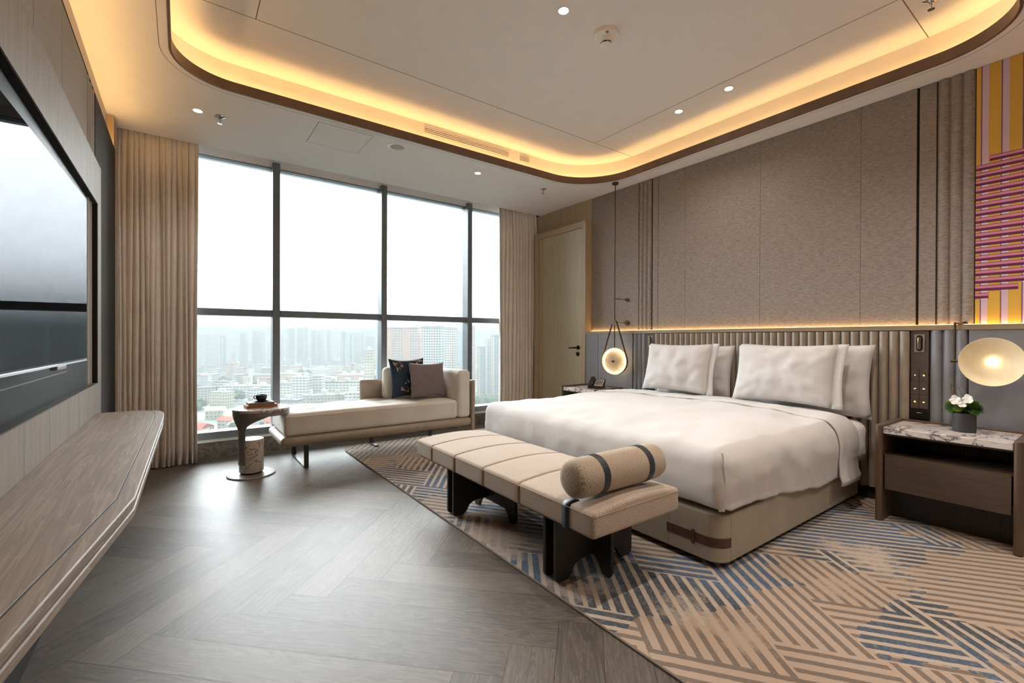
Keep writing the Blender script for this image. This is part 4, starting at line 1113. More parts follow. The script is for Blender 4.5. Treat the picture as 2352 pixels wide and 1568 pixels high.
m_ = MB(); m_.box(.885, .923, 4.355, 4.379, 0, .215); m_.box(.885, .923, 4.905, 4.93, 0, .215); m_.box(.885, .923, 4.355, 4.93, 0, .012); obj('leg_frame', m_, M['gunmetal'], cz, bevel=.002)
for x_ in (1.66, 2.36):
    m_ = MB(); m_.box(x_, x_ + .038, 4.905, 4.93, RZ, .215); m_.box(x_, x_ + .038, 4.74, 4.93, RZ, RZ + .012); obj('leg_post', m_, M['gunmetal'], cz, bevel=.002)
def cushM(c, yaw, lean, roll=0): return Matrix.Translation(c) @ Matrix.Rotation(R(yaw), 4, 'Z') @ Matrix.Rotation(R(-lean), 4, 'X') @ Matrix.Rotation(R(roll), 4, 'Y')
Mn = cushM((2.015, 4.715, .728), 8, 10, 0)
nv, nb_ = place_pillow('cushion', 'navy cushion with rust and cream petal print on the chaise', 'cushion', .44, .43, .15, M['navy'], Mn, 0, 31, .09, .008)
# petal print: teardrops lying on the cushion face
def surf_y(a, b, w_, h_, t_):
    return -t_ / 2 * (max(0, 1 - abs(a) ** 2.6) * max(0, 1 - abs(b) ** 2.6)) ** .5 - .009
def petals(lst, mat, name):
    for (cx, cz_, L, ang, wd) in lst:
        m_ = MB()
        def fn(u, v):
            s_ = (math.sin(PI * v ** .7) if 0 < v < 1 else 0) * wd * (u - .5) * 2
            x = cx + L * v * math.cos(ang) - s_ * math.sin(ang); z = cz_ + L * v * math.sin(ang) + s_ * math.cos(ang)
            a, b = x / .22, z / .215
            return Mn @ Vector((x, surf_y(max(-.99, min(.99, a)), max(-.99, min(.99, b)), .44, .43, .15), z))
        m_.grid(fn, 2, 8); obj(name, m_, mat, nv, smooth=180)
rnd = random.Random(5); A1, A2 = [], []
for k in range(26):
    a = R(rnd.uniform(25, 165)); d = rnd.uniform(.03, .16)
    it = (-.0 + d * math.cos(a) * .8, -.18 + d * math.sin(a) * 1.0, rnd.uniform(.026, .042), a, .0062)
    (A1 if k % 2 else A2).append(it)
for k in range(12):
    a = R(rnd.uniform(-70, -20)); d = rnd.uniform(.02, .11); it = (-.20 + d * math.cos(a), .195 + d * math.sin(a), .036, a, .0065); (A1 if k % 2 else A2).append(it)
for k in range(10):
    a = R(rnd.uniform(180, 215)); d = rnd.uniform(.01, .12); it = (.205 + d * math.cos(a), .185 + d * math.sin(a) * .6, .036, a, .0065); (A1 if k % 2 else A2).append(it)
petals(A1, M['rust'], 'petal_print'); petals(A2, M['palegreen'], 'petal_print')
place_pillow('cushion', 'plum grey tweed cushion leaning in front of the navy cushion', 'cushion', .435, .385, .14, M['tweed'], cushM((2.182, 4.575, .706), 4, 12, 1), 0, 41, .07, .006)

# ================================================================== SIDE TABLE
sx, sy = .482, 4.42
tb = thing('side_table', 'round marble side table on a bent metal stem and marble drum', 'side table', (sx, sy, 0))
m_ = MB(); m_.lathe([(1e-4, 0), (.181, 0), (.183, .006), (.177, .012), (.06, .016), (1e-4, .016)], (sx, sy, 0), 64); obj('base', m_, M['darkmetal'], tb, smooth=30)
m_ = MB(); m_.cyl((sx, sy, 0), .082, .0165, .030, seg=40); obj('spacer', m_, M['blackmetal'], tb)
m_ = MB(); m_.lathe([(1e-4, .030), (.090, .030), (.093, .034), (.093, .300), (.090, .304), (1e-4, .304)], (sx, sy, 0), 56); obj('marble_drum', m_, M['marble_white'], tb, smooth=40)
tx, ty = .560, 4.44
m_ = MB()
def stem(u, v):
    z = .095 + .433 * v; k = smooth01((z - .36) / .15); k2 = max(0, (z - .38) / .148) ** 2.2
    a0 = 178 - 10 * k2; a1 = 236 + 60 * k2
    a = R(a0 + (a1 - a0) * u); r = .098 + (.214 - .098) * k
    cx, cy = sx + (tx - sx) * k, sy + (ty - sy) * k
    return (cx + r * math.cos(a), cy + r * math.sin(a), z)
m_.grid(stem, 20, 26); obj('stem', m_, M['darkmetal'], tb, smooth=60, solid=.006)
m_ = MB(); m_.lathe([(.206, .505), (.216, .505), (.216, .535), (.206, .535)], (tx, ty, 0), 64); m_.lathe([(1e-4, .527), (.21, .527), (.21, .535), (1e-4, .535)], (tx, ty, 0), 64); obj('apron', m_, M['darkmetal'], tb, smooth=40)
m_ = MB(); m_.lathe([(1e-4, .5352), (.214, .5352), (.219, .540), (.219, .556), (.215, .560), (1e-4, .560)], (tx, ty, 0), 64); obj('marble_top', m_, M['marble_top'], tb, smooth=40)
for z_ in (.13, .21):
    a = R(205); m_ = MB(); m_.lathe([(1e-4, 0), (.005, 0), (.005, .003), (1e-4, .003)], (sx + .105 * math.cos(a), sy + .105 * math.sin(a), z_), 10, 'x'); obj('screw', m_, M['chrome'], tb)
def book(label, c, L, Wd, z0, z1, yaw, mat):
    b_ = thing('book', label, 'book', (c[0], c[1], z0), None)
    m_ = MB(); t_ = .003; x0, x1, y0, y1 = c[0] - L / 2, c[0] + L / 2, c[1] - Wd / 2, c[1] + Wd / 2
    m_.box(x0, x1, y0, y1, z0, z0 + t_); m_.box(x0, x1, y0, y1, z1 - t_, z1); m_.box(x0, x1, y0, y0 + t_, z0 + t_, z1 - t_); m_.rotz((c[0], c[1], 0), R(yaw)); obj('cover', m_, mat, b_, bevel=.0008)
    m_ = MB(); m_.box(x0 + .004, x1 - .004, y0 + t_, y1 - .004, z0 + t_, z1 - t_); m_.rotz((c[0], c[1], 0), R(yaw)); obj('pages', m_, M['paper'], b_)
book('tan brown book at the bottom of the pair on the side table', (.556, 4.490), .235, .170, .5605, .583, 4, M['book_tan'])
book('grey book under the coffee cup, on top of the tan book', (.556, 4.500), .20, .150, .5835, .602, 3, M['book_grey'])
sa = thing('saucer', 'charcoal saucer on the grey book', 'saucer', (.566, 4.505, .6022)); q_ = (.566, 4.505, .6024)
m_ = MB(); m_.lathe([(1e-4, 0), (.032, 0), (.052, .006), (.068, .013), (.067, .0145), (.050, .009), (.030, .0035), (1e-4, .0035)], q_, 40); obj('dish', m_, M['ceramic'], sa, smooth=60)
cu = thing('coffee_cup', 'charcoal coffee cup with loop handle standing on its saucer', 'cup', (.566, 4.505, .606)); q_ = (.566, 4.505, .6063)
m_ = MB(); m_.lathe([(1e-4, 0), (.024, 0), (.034, .006), (.042, .018), (.0445, .035), (.044, .055), (.042, .055), (.042, .035), (.039, .02), (.03, .010), (1e-4, .008)], q_, 40); obj('bowl', m_, M['ceramic'], cu, smooth=60)
m_ = MB(); hd = Vector((-.80, .60, 0)).normalized(); pts = []
for q in range(11):
    a = R(-95 + 190 * q / 10); pts.append(Vector(q_) + hd * (.040 + .026 * max(0, math.cos(a)) ** .5) + Vector((0, 0, .033 + .016 * math.sin(a))))
m_.tube(pts, .0038, 8); obj('handle', m_, M['ceramic'], cu)
sp = thing('teaspoon', 'small dark teaspoon lying on the saucer beside the cup', 'spoon', (.60, 4.485, .615))
m_ = MB(); m_.tube([(.591, 4.460, .6155), (.611, 4.472, .618), (.628, 4.483, .6205)], .0024, 6); obj('handle', m_, M['blackmetal'], sp)
m_ = MB(); m_.lathe([(1e-4, -.003), (.006, -.002), (.009, .001), (1e-4, .003)], (.636, 4.488, .6215), 12); obj('bowl', m_, M['blackmetal'], sp)

# ================================================================== CEILING FITTINGS
WARM = (1.0, .92, .83)
M['lens'] = emit('downlight_lens', (1.0, .86, .66), 12.0)
def downlight(label, x, y, z, power, lamp=True):
    d_ = thing('downlight', label, 'ceiling light', (x, y, z), 'recessed downlights')
    m_ = MB(); m_.lathe([(.030, -.0015), (.038, -.0035), (.041, -.001), (.041, .0)], (x, y, z), 32); obj('trim_ring', m_, M['white_metal'], d_, smooth=60)
    m_ = MB(); m_.lathe([(1e-4, -.0012), (.031, -.0012)], (x, y, z), 32); obj('lens', m_, M['lens'], d_)
    li = bpy.data.lights.new('downlight_lamp', 'SPOT'); li.energy = power; li.color = WARM; li.spot_size = R(125); li.spot_blend = 1.0; li.shadow_soft_size = .03
    lo = bpy.data.objects.new('lamp', li); COL.objects.link(lo); lo.parent = d_; lo.location = (0, 0, -.012)
DP = 20
downlight('small round downlight near the left curtain, beside a sprinkler', .102, 4.285, ZC, DP * .5)
downlight('small round downlight in the soffit over the chaise', 2.54, 4.122, ZC, DP * .5)
downlight('round downlight in the tray ceiling beside the smoke detector', 1.880, 2.066, ZT, DP * .6)
downlight('downlight in the tray ceiling above the bed, nearer the window of the pair', 3.52, 2.375, ZT, DP * .5)
downlight('downlight in the tray ceiling above the bed, nearer the camera of the pair', 3.52, 1.925, ZT, DP * .5)
for (x, y, z) in ((1.7, .95, ZT), (2.9, .95, ZT), (1.2, -.6, ZC), (2.6, -.6, ZC), (3.75, -.3, ZC)):  # unseen lamps added outside the view to lift the room's ambient light
    downlight('unseen downlight added in the ceiling nearer the room entrance to brighten the room', x, y, z, DP * 1.6)
def sprinkler(label, x, y, z):
    s_ = thing('sprinkler', label, 'sprinkler', (x, y, z), 'ceiling sprinklers')
    m_ = MB(); m_.lathe([(.012, -.014), (.030, -.004), (.040, -.002), (.041, 0)], (x, y, z), 28); obj('escutcheon', m_, M['chrome'], s_, smooth=60)
    m_ = MB(); m_.lathe([(.010, 0), (.010, -.02), (.006, -.024), (1e-4, -.024)], (x, y, z), 14); m_.tube([(x - .010, y, z - .018), (x - .014, y, z - .034), (x - .004, y, z - .052)], .002, 6); m_.tube([(x + .010, y, z - .018), (x + .014, y, z - .034), (x + .004, y, z - .052)], .002, 6); obj('yoke', m_, M['chrome'], s_)
    m_ = MB(); m_.tube([(x, y, z - .022), (x, y, z - .05)], .0025, 8)
    M.setdefault('bulb_red', plain('sprinkler_bulb', '#9C2A22', .2, var=.02)); obj('glass_bulb', m_, M['bulb_red'], s_)
    m_ = MB(); m_.lathe([(1e-4, -.052), (.017, -.053), (.017, -.055), (1e-4, -.056)], (x, y, z), 18); obj('deflector', m_, M['chrome'], s_)
sprinkler('chrome sprinkler head beside the downlight near the left curtain', .247, 4.30, ZC)
sprinkler('chrome sprinkler head over the window corner by the door', 3.42, 4.10, ZC)
sprinkler('chrome sprinkler head in the tray ceiling at the far end from the window', 3.56, .725, ZT)
sd = thing('smoke_detector', 'white round smoke detector on the tray ceiling', 'smoke detector', (2.25, 2.06, ZT))
c0 = (2.25, 2.06, ZT)
m_ = MB(); m_.lathe([(.086, 0), (.086, -.014), (.082, -.022), (.066, -.026), (.05, -.032), (1e-4, -.032)], c0, 40); obj('base', m_, M['white_metal'], sd, smooth=40)
m_ = MB(); m_.lathe([(.048, -.032), (.040, -.050), (.036, -.054), (.036, -.058)], c0, 32); obj('neck', m_, M['white_metal'], sd, smooth=40)
m_ = MB(); m_.lathe([(.030, -.056), (.030, -.066)], c0, 32); obj('mesh_band', m_, M['gapdark'], sd)
m_ = MB(); m_.lathe([(.036, -.066), (.037, -.069), (.030, -.076), (.012, -.080), (1e-4, -.081)], c0, 32); obj('cap', m_, M['white_metal'], sd, smooth=40)
m_ = MB()
for k in range(6): a = 2 * PI * k / 6; m_.tube([(c0[0] + .034 * math.cos(a), c0[1] + .034 * math.sin(a), ZT - .055), (c0[0] + .034 * math.cos(a), c0[1] + .034 * math.sin(a), ZT - .068)], .003, 6)
obj('post', m_, M['white_metal'], sd)
m_ = MB(); m_.cyl((c0[0] - .045, c0[1] - .05, ZT - .029), .008, -.004, .004, 'z', 12); obj('indicator', m_, M['darkmetal'], sd)
cs_ = thing('ceiling_speaker', 'white round ceiling speaker in the soffit above the window', 'speaker', (1.60, 4.0, ZC))
m_ = MB(); m_.lathe([(.062, -.002), (.072, -.006), (.090, -.006), (.097, 0)], (1.60, 4.0, ZC), 40); obj('ring', m_, M['white_metal'], cs_, smooth=40)
m_ = MB(); m_.lathe([(1e-4, -.0032), (.05, -.003), (.063, -.002)], (1.60, 4.0, ZC), 40); obj('grille', m_, M['grille_grey'], cs_)
ap = thing('access_panel', 'flush square access panel in the white soffit above the window', 'access panel', (1.13, 4.13, ZC))
m_ = MB(); m_.box(.905, 1.345, 3.915, 4.365, ZC - .0012, ZC - .0004); obj('panel', m_, M['ceil'], ap)
m_ = MB()
for (a, b, c, d) in ((.900, .904, 3.911, 4.369), (1.346, 1.3485, 3.911, 4.369), (.900, 1.3485, 3.911, 3.9135), (.900, 1.3485, 4.366, 4.3685)): m_.box(a, b, c, d, ZC - .0010, ZC - .0002)
obj('gap', m_, M['gapgrey'], ap)
def grille(label, x0, x1):
    z0, z1, yg = 3.055, 3.118, CY1 + .0895
    g_ = thing('air_grille', label, 'air vent', ((x0 + x1) / 2, yg, z0), 'air conditioning grilles')
    m_ = MB(); m_.box(x0, x1, yg - .002, yg, z0, z1); obj('backing', m_, M['gapdark'], g_)
    for k in range(4):
        z_ = z0 + (z1 - z0) * (k + .1) / 4; m_ = MB(); m_.box(x0, x1, yg - .008, yg - .002, z_, z_ + .0085); obj('slat', m_, M['ceil'], g_)
    m_ = MB(); m_.box(x0 - .008, x0, yg - .006, yg, z0 - .006, z1 + .006); m_.box(x1, x1 + .008, yg - .006, yg, z0 - .006, z1 + .006); obj('frame', m_, M['ceil'], g_)
grille('long slotted air conditioning grille in the glowing cove', 1.815, 2.77); grille('short slotted air conditioning grille beside the long one', 2.915, 3.045)

# ================================================================== CITY OUTSIDE
GZ = -72.0
def bearing(u):                      # unit ground direction for a bearing given as tangent off the room's diagonal
    a = math.atan((u - 1176) / 1045.333) + R(36); return Vector((math.sin(a), math.cos(a), 0))
def facade(name, wall, glass, fw=3.4, fh=3.1, wx=(.2, .8), wz=(.35, .8), band=None):
    t = NT(name); uv = t.n('ShaderNodeUVMap'); sp = t.n('ShaderNodeSeparateXYZ'); t.l(uv.outputs[0], sp.inputs[0])
    fu = t.math('FRACT', t.math('DIVIDE', sp.outputs[0], fw)); fv = t.math('FRACT', t.math('DIVIDE', sp.outputs[1], fh))
    a = t.math('MULTIPLY', t.math('GREATER_THAN', fu, wx[0]), t.math('LESS_THAN', fu, wx[1]))
    b = t.math('MULTIPLY', t.math('GREATER_THAN', fv, wz[0]), t.math('LESS_THAN', fv, wz[1]))
    msk = t.math('MULTIPLY', a, b)
    if band:
        f2 = t.math('FRACT', t.math('DIVIDE', sp.outputs[0], band[0])); bb_ = t.math('LESS_THAN', f2, band[1])
        wallc = t.mix(bb_, lin(wall), lin(band[2])); msk = t.math('MULTIPLY', msk, t.math('SUBTRACT', 1.0, t.math('MULTIPLY', bb_, band[3] if len(band) > 3 else 0)))
    else: wallc = lin(wall)
    t.bsdf(t.mix(msk, wallc, lin(glass)), .7); return t.m
FAC = {
 'white': facade('white_facade', '#E9E6E0', '#6B7880', 4.2, 3.4, (.1, .82), (.36, .74)),
 'cream': facade('cream_facade', '#E2D8C2', '#979A94', 3.2, 3.4),
 'pink': facade('pinkish_facade', '#D9C2B8', '#8B97A0', 3.0, 3.0, (.15, .85), (.3, .8), (22, .35, '#D8B6A8', 1)),
 'grid': facade('white_grid_facade', '#E8E9E8', '#70808A', 3.0, 3.0, (.18, .86), (.25, .82), (14, .12, '#E9C9BE', 1)),
 'blue': facade('bluish_facade', '#9FB4BC', '#5F7A8A', 3.6, 3.0, (.2, .7), (.3, .7), (16, .3, '#E5D8D0', 0)),
 'grey': facade('grey_facade', '#B9B7B2', '#6C7479', 3.2, 3.1),
 'dull': facade('dull_facade', '#CFCBC4', '#868C8F', 3.4, 3.0),
}
M['roof_grey'] = plain('roof_concrete', '#A9A7A3', .9, var=.1, scale=.05); M['roof_red'] = plain('roof_tile_red', '#A85B42', .9, var=.15, scale=.2); M['roof_white'] = plain('roof_white', '#D9D8D4', .9, var=.05, scale=.05)
M['roof_slate'] = plain('roof_slate', '#6F7478', .9, var=.1, scale=.1)
M['foliage'] = plain('tree_foliage', '#3E5B3C', .95, var=.35, scale=.12)
M['ground'] = plain('city_ground', '#7F8A80', .95, var=.25, scale=.02)
def block(mb, c, w_, d_, z0, z1, yaw):
    """walls with UVs in metres + flat top"""
    Mx = Matrix.Translation(Vector((c[0], c[1], 0))) @ Matrix.Rotation(yaw, 4, 'Z')
    P = [(-w_ / 2, -d_ / 2), (w_ / 2, -d_ / 2), (w_ / 2, d_ / 2), (-w_ / 2, d_ / 2)]; u = 0
    for i in range(4):
        a, b = P[i], P[(i + 1) % 4]; L = math.dist(a, b); q = len(mb.v)
        mb.v += [tuple(Mx @ Vector((a[0], a[1], z0))), tuple(Mx @ Vector((b[0], b[1], z0))), tuple(Mx @ Vector((b[0], b[1], z1))), tuple(Mx @ Vector((a[0], a[1], z1)))]
        mb.uv[len(mb.f)] = [(u, 0), (u + L, 0), (u + L, z1 - z0), (u, z1 - z0)]; mb.f.append((q, q + 1, q + 2, q + 3)); u += L
    return Mx
def flatbox(mb, Mx, x0, x1, y0, y1, z0, z1): mb.box(x0, x1, y0, y1, z0, z1, Mx)
FOOT = []
def free(c, r, k=1.0): return all((c.x - a) ** 2 + (c.y - b) ** 2 > ((r + d) * k) ** 2 for a, b, d in FOOT)
def building(name, label, cat, u, dist, w_, d_, h, fac, yaw=0, roof='roof_grey', huts=1, group=None, gable=False, parts=True):
    g_ = bearing(u) * dist; yw = R(36 - yaw) * -1
    FOOT.append((g_.x, g_.y, math.hypot(w_, d_) / 2))
    b_ = thing(name, label, cat, (g_.x, g_.y, GZ), group)
    m_ = MB(); Mx = block(m_, g_, w_, d_, GZ, GZ + h, yw); obj('walls', m_, FAC[fac], b_, smooth=0)
    if gable:
        m_ = MB(); zt = GZ + h; e = .8
        pr = [(-d_ / 2 - e, zt - .3), (0, zt + d_ * .28), (d_ / 2 + e, zt - .3)]
        m_.prism(pr, -w_ / 2 - e, w_ / 2 + e, 'x', Mx); obj('roof', m_, M[roof], b_, smooth=0)
    else:
        m_ = MB(); flatbox(m_, Mx, -w_ / 2 - .4, w_ / 2 + .4, -d_ / 2 - .4, d_ / 2 + .4, GZ + h, GZ + h + 1.1); obj('roof', m_, M[roof], b_, smooth=0)
        if huts and parts:
            rr = random.Random(int(u * 7 + dist))
            for k in range(huts):
                x = (k + .5) / huts * w_ - w_ / 2; ww = w_ / huts * rr.uniform(.2, .4)
                m_ = MB(); flatbox(m_, Mx, x - ww / 2, x + ww / 2, -d_ * .25, d_ * .25, GZ + h + 1.1, GZ + h + 1.1 + rr.uniform(2.5, 5)); obj('rooftop_block', m_, M['roof_white'], b_, smooth=0)
    return b_
T = building
# tall towers on the right
def tower(label, u, dist, w_, d_, top, fac, yaw=0, huts=2): return building('apartment_tower', label, 'tower', u, dist, w_, d_, top - GZ, fac, yaw, 'roof_grey', huts)
tower('pinkish grey apartment tower behind the navy cushion, left of the grid-windowed one', 931, 570, 41, 20, 14.0, 'pink', -8, 3)
tower('white grid-windowed apartment tower behind the tweed cushion', 994, 545, 23, 18, 15.0, 'grid', -8, 2)
tower('narrower white grid-windowed tower left of the rightmost mullion', 1031, 590, 18, 18, 15.0, 'grid', -8, 1)
tower('pale pink tower edge rising just right of the rightmost mullion', 1080, 640, 14, 14, 19.0, 'pink', 0, 1)
tower('lower bluish apartment slab in the right window pane', 1105, 600, 10, 14, -9.0, 'blue', 0, 1)
tower('middle bluish apartment slab in the right window pane', 1121, 620, 10, 14, 1.0, 'blue', 0, 1)
tower('bluish tower with a tall crown beside the right curtain', 1142, 600, 16, 14, 6.0, 'blue', 0, 1)
# hazy skyline towers
SKY = [(667, 1950, 22, 40), (690, 2000, 18, 42), (704, 2020, 16, 46), (722, 1900, 24, 30), (735, 1950, 20, 28), (757, 2000, 18, 34), (790, 1500, 20, 20), (806, 1550, 20, 16), (820, 2000, 22, 26), (832, 2050, 22, 26), (482, 1700, 16, 10), (494, 1750, 18, 14), (508, 1800, 18, 10), (560, 1850, 20, 20), (590, 1850, 24, 26), (605, 1850, 22, 24), (460, 2000, 24, 10), (640, 2100, 30, 10), (850, 1900, 30, 10), (420, 1700, 30, 24), (390, 1800, 24, 30), (350, 1600, 30, 22), (1180, 900, 30, 20), (1230, 950, 34, 24)]
for (u, ds, w_, top) in SKY:
    ds, w_, top = ds * .76 + (14 if int(u) % 2 else -14), w_ * .55, 1.15 + (top - 1.15) * .76
    building('skyline_tower', 'pale high-rise tower standing faint in haze on the city skyline', 'tower', u, ds, w_, 20, top - GZ, random.choice(['grid', 'grey', 'blue', 'grey']), random.uniform(-20, 20), 'roof_grey', 1, 'hazy skyline towers', parts=False)
# named mid-rise blocks
ob = building('office_block', 'white office block with dark window bands and a slim stair tower in the middle pane', 'building', 694, 615, 18, 14, 26, 'white', 0, 'roof_white', 2)
for (u, w_, d_, h) in ((714, 8, 14, 29), (732, 12, 12, 28)):
    g_ = bearing(u) * 622; m_ = MB(); block(m_, g_, w_, d_, GZ, GZ + h, R(-36)); obj('wing', m_, FAC['white'], ob, smooth=0)
    FOOT.append((g_.x, g_.y, 9))
building('cream_block', 'cream yellow hall building behind the white office block', 'building', 664, 770, 34, 14, 20, 'cream', 0, 'roof_white', 1)
building('white_block', 'low white block with small windows right of the left mullion', 'building', 661, 640, 22, 12, 17, 'white', 0, 'roof_grey', 2)
building('slab_block', 'white slab block rising behind the office block', 'building', 737, 840, 26, 12, 22, 'white', -15, 'roof_white', 1)
building('school_block', 'long white school-like block with grey window bands left of the chaise', 'building', 798, 610, 50, 14, 19, 'white', 5, 'roof_slate', 3)
building('pink_terrace', 'pinkish white terraced block just behind the long school-like block', 'building', 812, 690, 38, 12, 22, 'pink', 5, 'roof_white', 3)
building('apartment_block', 'grey apartment block standing lowest above the chaise seat', 'building', 745, 490, 38, 11, 17, 'grey', 15, 'roof_grey', 3)
building('apartment_block', 'greenish grey apartment block just right of the left mullion above the chaise', 'building', 665, 480, 22, 11, 15, 'grey', -10, 'roof_slate', 1)
building('apartment_block', 'white low apartment block beside the chaise back panel', 'building', 812, 510, 16, 11, 16, 'white', 5, 'roof_white', 1)
building('long_hall', 'long pale institutional block seen above the coffee cup', 'building', 570, 670, 56, 13, 13, 'white', 4, 'roof_white', 3)
building('school_block', 'cream and white block of two wings at the left of the coffee cup', 'building', 510, 583, 20, 12, 15, 'cream', -12, 'roof_grey', 1)
building('shed', 'grey long-roofed workshop in the left pane', 'building', 472, 740, 30, 20, 10, 'dull', 0, 'roof_slate', 0, gable=True)
building('house', 'pale gabled house among trees in the left pane', 'building', 495, 500, 14, 10, 8, 'cream', 20, 'roof_white', 0, gable=True)
building('slim_tower', 'slim cream stair tower left of the chaise back cushion', 'building', 848, 560, 9, 9, 60, 'cream', 0, 'roof_white', 1)
building('pink_block', 'faded pink block among trees in the left pane', 'building', 533, 900, 12, 12, 30, 'pink', 0, 'roof_red', 1)
rc = random.Random(21)
def scatter(cnt, name, label, u0, u1, dist, ws, ds, hs, facs, roofs, group, gable):
    done = tries = 0
    while done < cnt and tries < cnt * 40:
        tries += 1
        u = rc.uniform(u0, u1); d = dist(); w_, d_ = rc.uniform(*ws), rc.uniform(*ds)
        if not free(bearing(u) * d, math.hypot(w_, d_) / 2 + .5): continue
        building(name, label, 'building', u, d, w_, d_, rc.uniform(*hs), rc.choice(facs), rc.uniform(-40, 40), rc.choice(roofs), 0, group, gable, False); done += 1
scatter(24, 'house', 'low house with pitched roof close below the window sill line', 440, 660, lambda: rc.uniform(300, 430), (9, 16), (7, 10), (5, 9), ['dull', 'white', 'cream', 'grey'], ['roof_red', 'roof_red', 'roof_slate', 'roof_white'], 'pitched-roof houses below the window', True)
scatter(285, 'town_block', 'small pale block in the hazy town spreading to the skyline', 330, 1180, lambda: 600 + 1500 * rc.random() ** 1.15, (10, 27), (9, 14), (8, 19), ['dull', 'white', 'white', 'cream', 'grey', 'pink'], ['roof_white', 'roof_grey', 'roof_red', 'roof_slate'], 'small blocks of the hazy town', False)
# trees
def blob(mb, c, r, rs):
    b = len(mb.v); nu, nv = 16, 9
    sd_ = rs.uniform(0, 99)
    def fn(u, v):
        a = u * 2 * PI; p = v * PI * .62
        d = Vector((math.sin(p) * math.cos(a), math.sin(p) * math.sin(a), math.cos(p)))
        q = r * (1 + .35 * noise.noise(d * 1.7 + Vector((sd_, 0, 0))) + .22 * noise.noise(d * 5 + Vector((0, sd_, 0))))
        return (c[0] + d.x * q, c[1] + d.y * q, c[2] + d.z * q * .8)
    mb.grid(fn, nu, nv, cu=True)
tm = MB(); rt = random.Random(8)
CL = [(560, 660, 40, 70), (600, 640, 34, 50), (520, 690, 30, 40), (470, 620, 14, 24), (780, 760, 36, 60), (820, 720, 26, 50), (850, 640, 22, 30), (760, 700, 16, 24), (540, 380, 30, 34), (500, 350, 26, 30), (580, 410, 24, 28), (470, 420, 18, 26), (640, 700, 14, 30), (720, 610, 14, 26), (780, 460, 22, 24), (810, 440, 20, 20), (690, 455, 12, 16), (540, 850, 26, 60), (660, 900, 26, 70), (780, 1000, 30, 80), (480, 900, 20, 60), (610, 460, 18, 24), (880, 700, 20, 50), (990, 600, 16, 40), (1110, 520, 18, 26), (380, 600, 40, 80), (420, 400, 30, 40)]
for (u, ds, cnt, spread) in CL:
    c = bearing(u) * ds
    for k in range(cnt):
        r = rt.uniform(3.2, 6.5); a = rt.uniform(0, 2 * PI); d = spread * math.sqrt(rt.random())
        if not free(Vector((c.x + d * math.cos(a), c.y + d * .6 * math.sin(a), 0)), r * 1.5, 1.0): continue
        blob(tm, (c.x + d * math.cos(a), c.y + d * .6 * math.sin(a), GZ + rt.uniform(2, 6 if cnt < 30 else 11)), r, rt)
to = obj('trees', tm, M['foliage'], None, smooth=180); tag(to, 'hazy green tree canopy growing between the blocks of the city below', 'trees', kind='stuff')
gm = MB(); gm.grid(lambda u, v: (-3500 + 8000 * u, 60 + 5500 * v, GZ + .0), 8, 8); go = struct('ground', gm, M['ground'], smooth=0)
# haze: a real volume of smog over the city
t = NT('haze'); vs = t.n('ShaderNodeVolumePrincipled'); vs.inputs['Color'].default_value = (.27, .287, .295, 1); vs.inputs['Density'].default_value = .0013; vs.inputs['Anisotropy'].default_value = 0
t.l(vs.outputs[0], t.out.inputs['Volume']); M['haze'] = t.m
hm = MB(); hm.box(-3600, 4600, 90, 5600, GZ - 1, 95); ho = obj('outside_haze', hm, M['haze'], None, smooth=0); tag(ho, 'pale grey smog lying over the city outside the window', 'haze', kind='stuff')

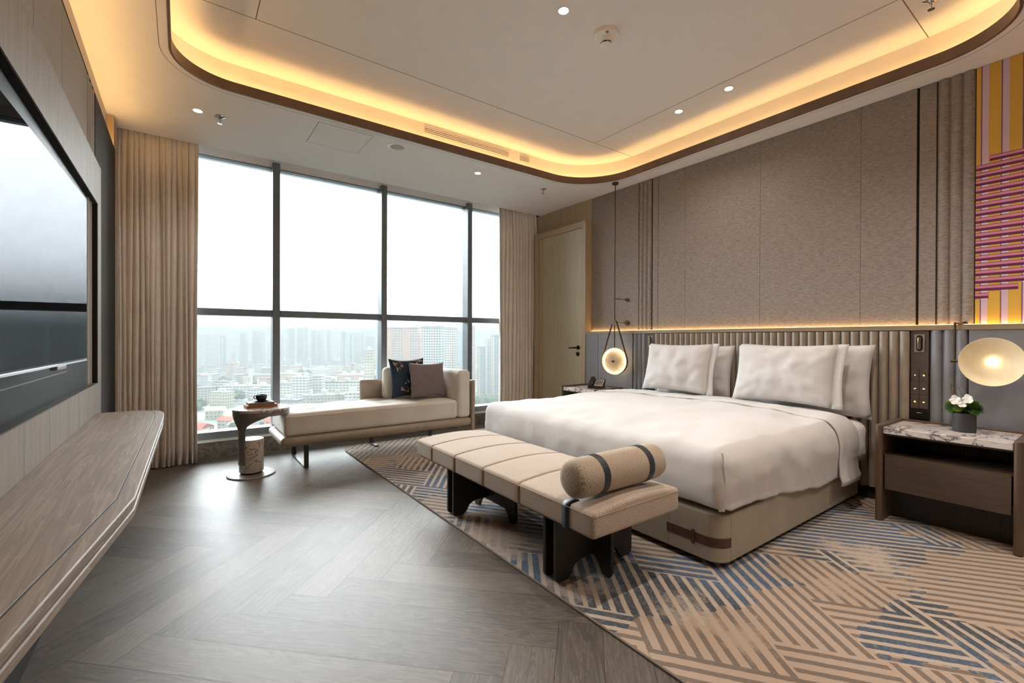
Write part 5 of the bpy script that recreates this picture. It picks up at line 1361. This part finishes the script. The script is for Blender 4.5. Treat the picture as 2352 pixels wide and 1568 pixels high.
# ================================================================== SKY, DAYLIGHT PORTAL, CAMERA
wd = bpy.data.worlds.new('overcast'); SC.world = wd; wd.use_nodes = True
nt = wd.node_tree; nt.nodes.clear(); o_ = nt.nodes.new('ShaderNodeOutputWorld'); b_ = nt.nodes.new('ShaderNodeBackground')
tc = nt.nodes.new('ShaderNodeTexCoord'); sx_ = nt.nodes.new('ShaderNodeSeparateXYZ'); mr = nt.nodes.new('ShaderNodeMapRange'); mr.interpolation_type = 'SMOOTHSTEP'
nt.links.new(tc.outputs['Generated'], sx_.inputs[0]); nt.links.new(sx_.outputs[1], mr.inputs[0])
mr.inputs[1].default_value = -.05; mr.inputs[2].default_value = .8; mr.inputs[3].default_value = .7; mr.inputs[4].default_value = 11.5
b_.inputs[0].default_value = (.93, .975, 1.0, 1); nt.links.new(mr.outputs[0], b_.inputs[1])
nt.links.new(b_.outputs[0], o_.inputs[0])
pl_ = bpy.data.lights.new('window_portal', 'AREA'); pl_.shape = 'RECTANGLE'; pl_.size = 4.4; pl_.size_y = 2.8
po = bpy.data.objects.new('window_portal', pl_); COL.objects.link(po); po.location = (1.87, 5.56, 1.58); po.rotation_euler = (R(-90), 0, 0); pl_.cycles.is_portal = True

cd = bpy.data.cameras.new('camera'); cam = bpy.data.objects.new('camera', cd); COL.objects.link(cam); SC.camera = cam
cd.sensor_width = 36; cd.sensor_fit = 'HORIZONTAL'; cd.lens = 36 * 1045.333 / 2352; cd.clip_start = .02; cd.clip_end = 9000
th, p_, ro = R(36), R(.24), R(.2)
F0 = Vector((math.sin(th), math.cos(th), 0)); R0 = Vector((math.cos(th), -math.sin(th), 0)); Z0 = Vector((0, 0, 1))
F = F0 * math.cos(p_) - Z0 * math.sin(p_); U0 = F0 * math.sin(p_) + Z0 * math.cos(p_)
Rr = R0 * math.cos(ro) + U0 * math.sin(ro); Uu = U0 * math.cos(ro) - R0 * math.sin(ro)
mm = Matrix((Rr, Uu, -F)).transposed().to_4x4(); mm.translation = Vector((0, 0, 1.15)); cam.matrix_world = mm

SC.view_settings.view_transform = 'Standard'; SC.view_settings.look = 'None'; SC.view_settings.gamma = 1; SC.view_settings.exposure = 1.13
SC.view_settings.use_curve_mapping = False
cy = SC.cycles
cy.max_bounces = 8; cy.diffuse_bounces = 5; cy.glossy_bounces = 4; cy.transmission_bounces = 6; cy.transparent_max_bounces = 12; cy.volume_bounces = 1
cy.caustics_reflective = False; cy.caustics_refractive = False; cy.sample_clamp_indirect = 6
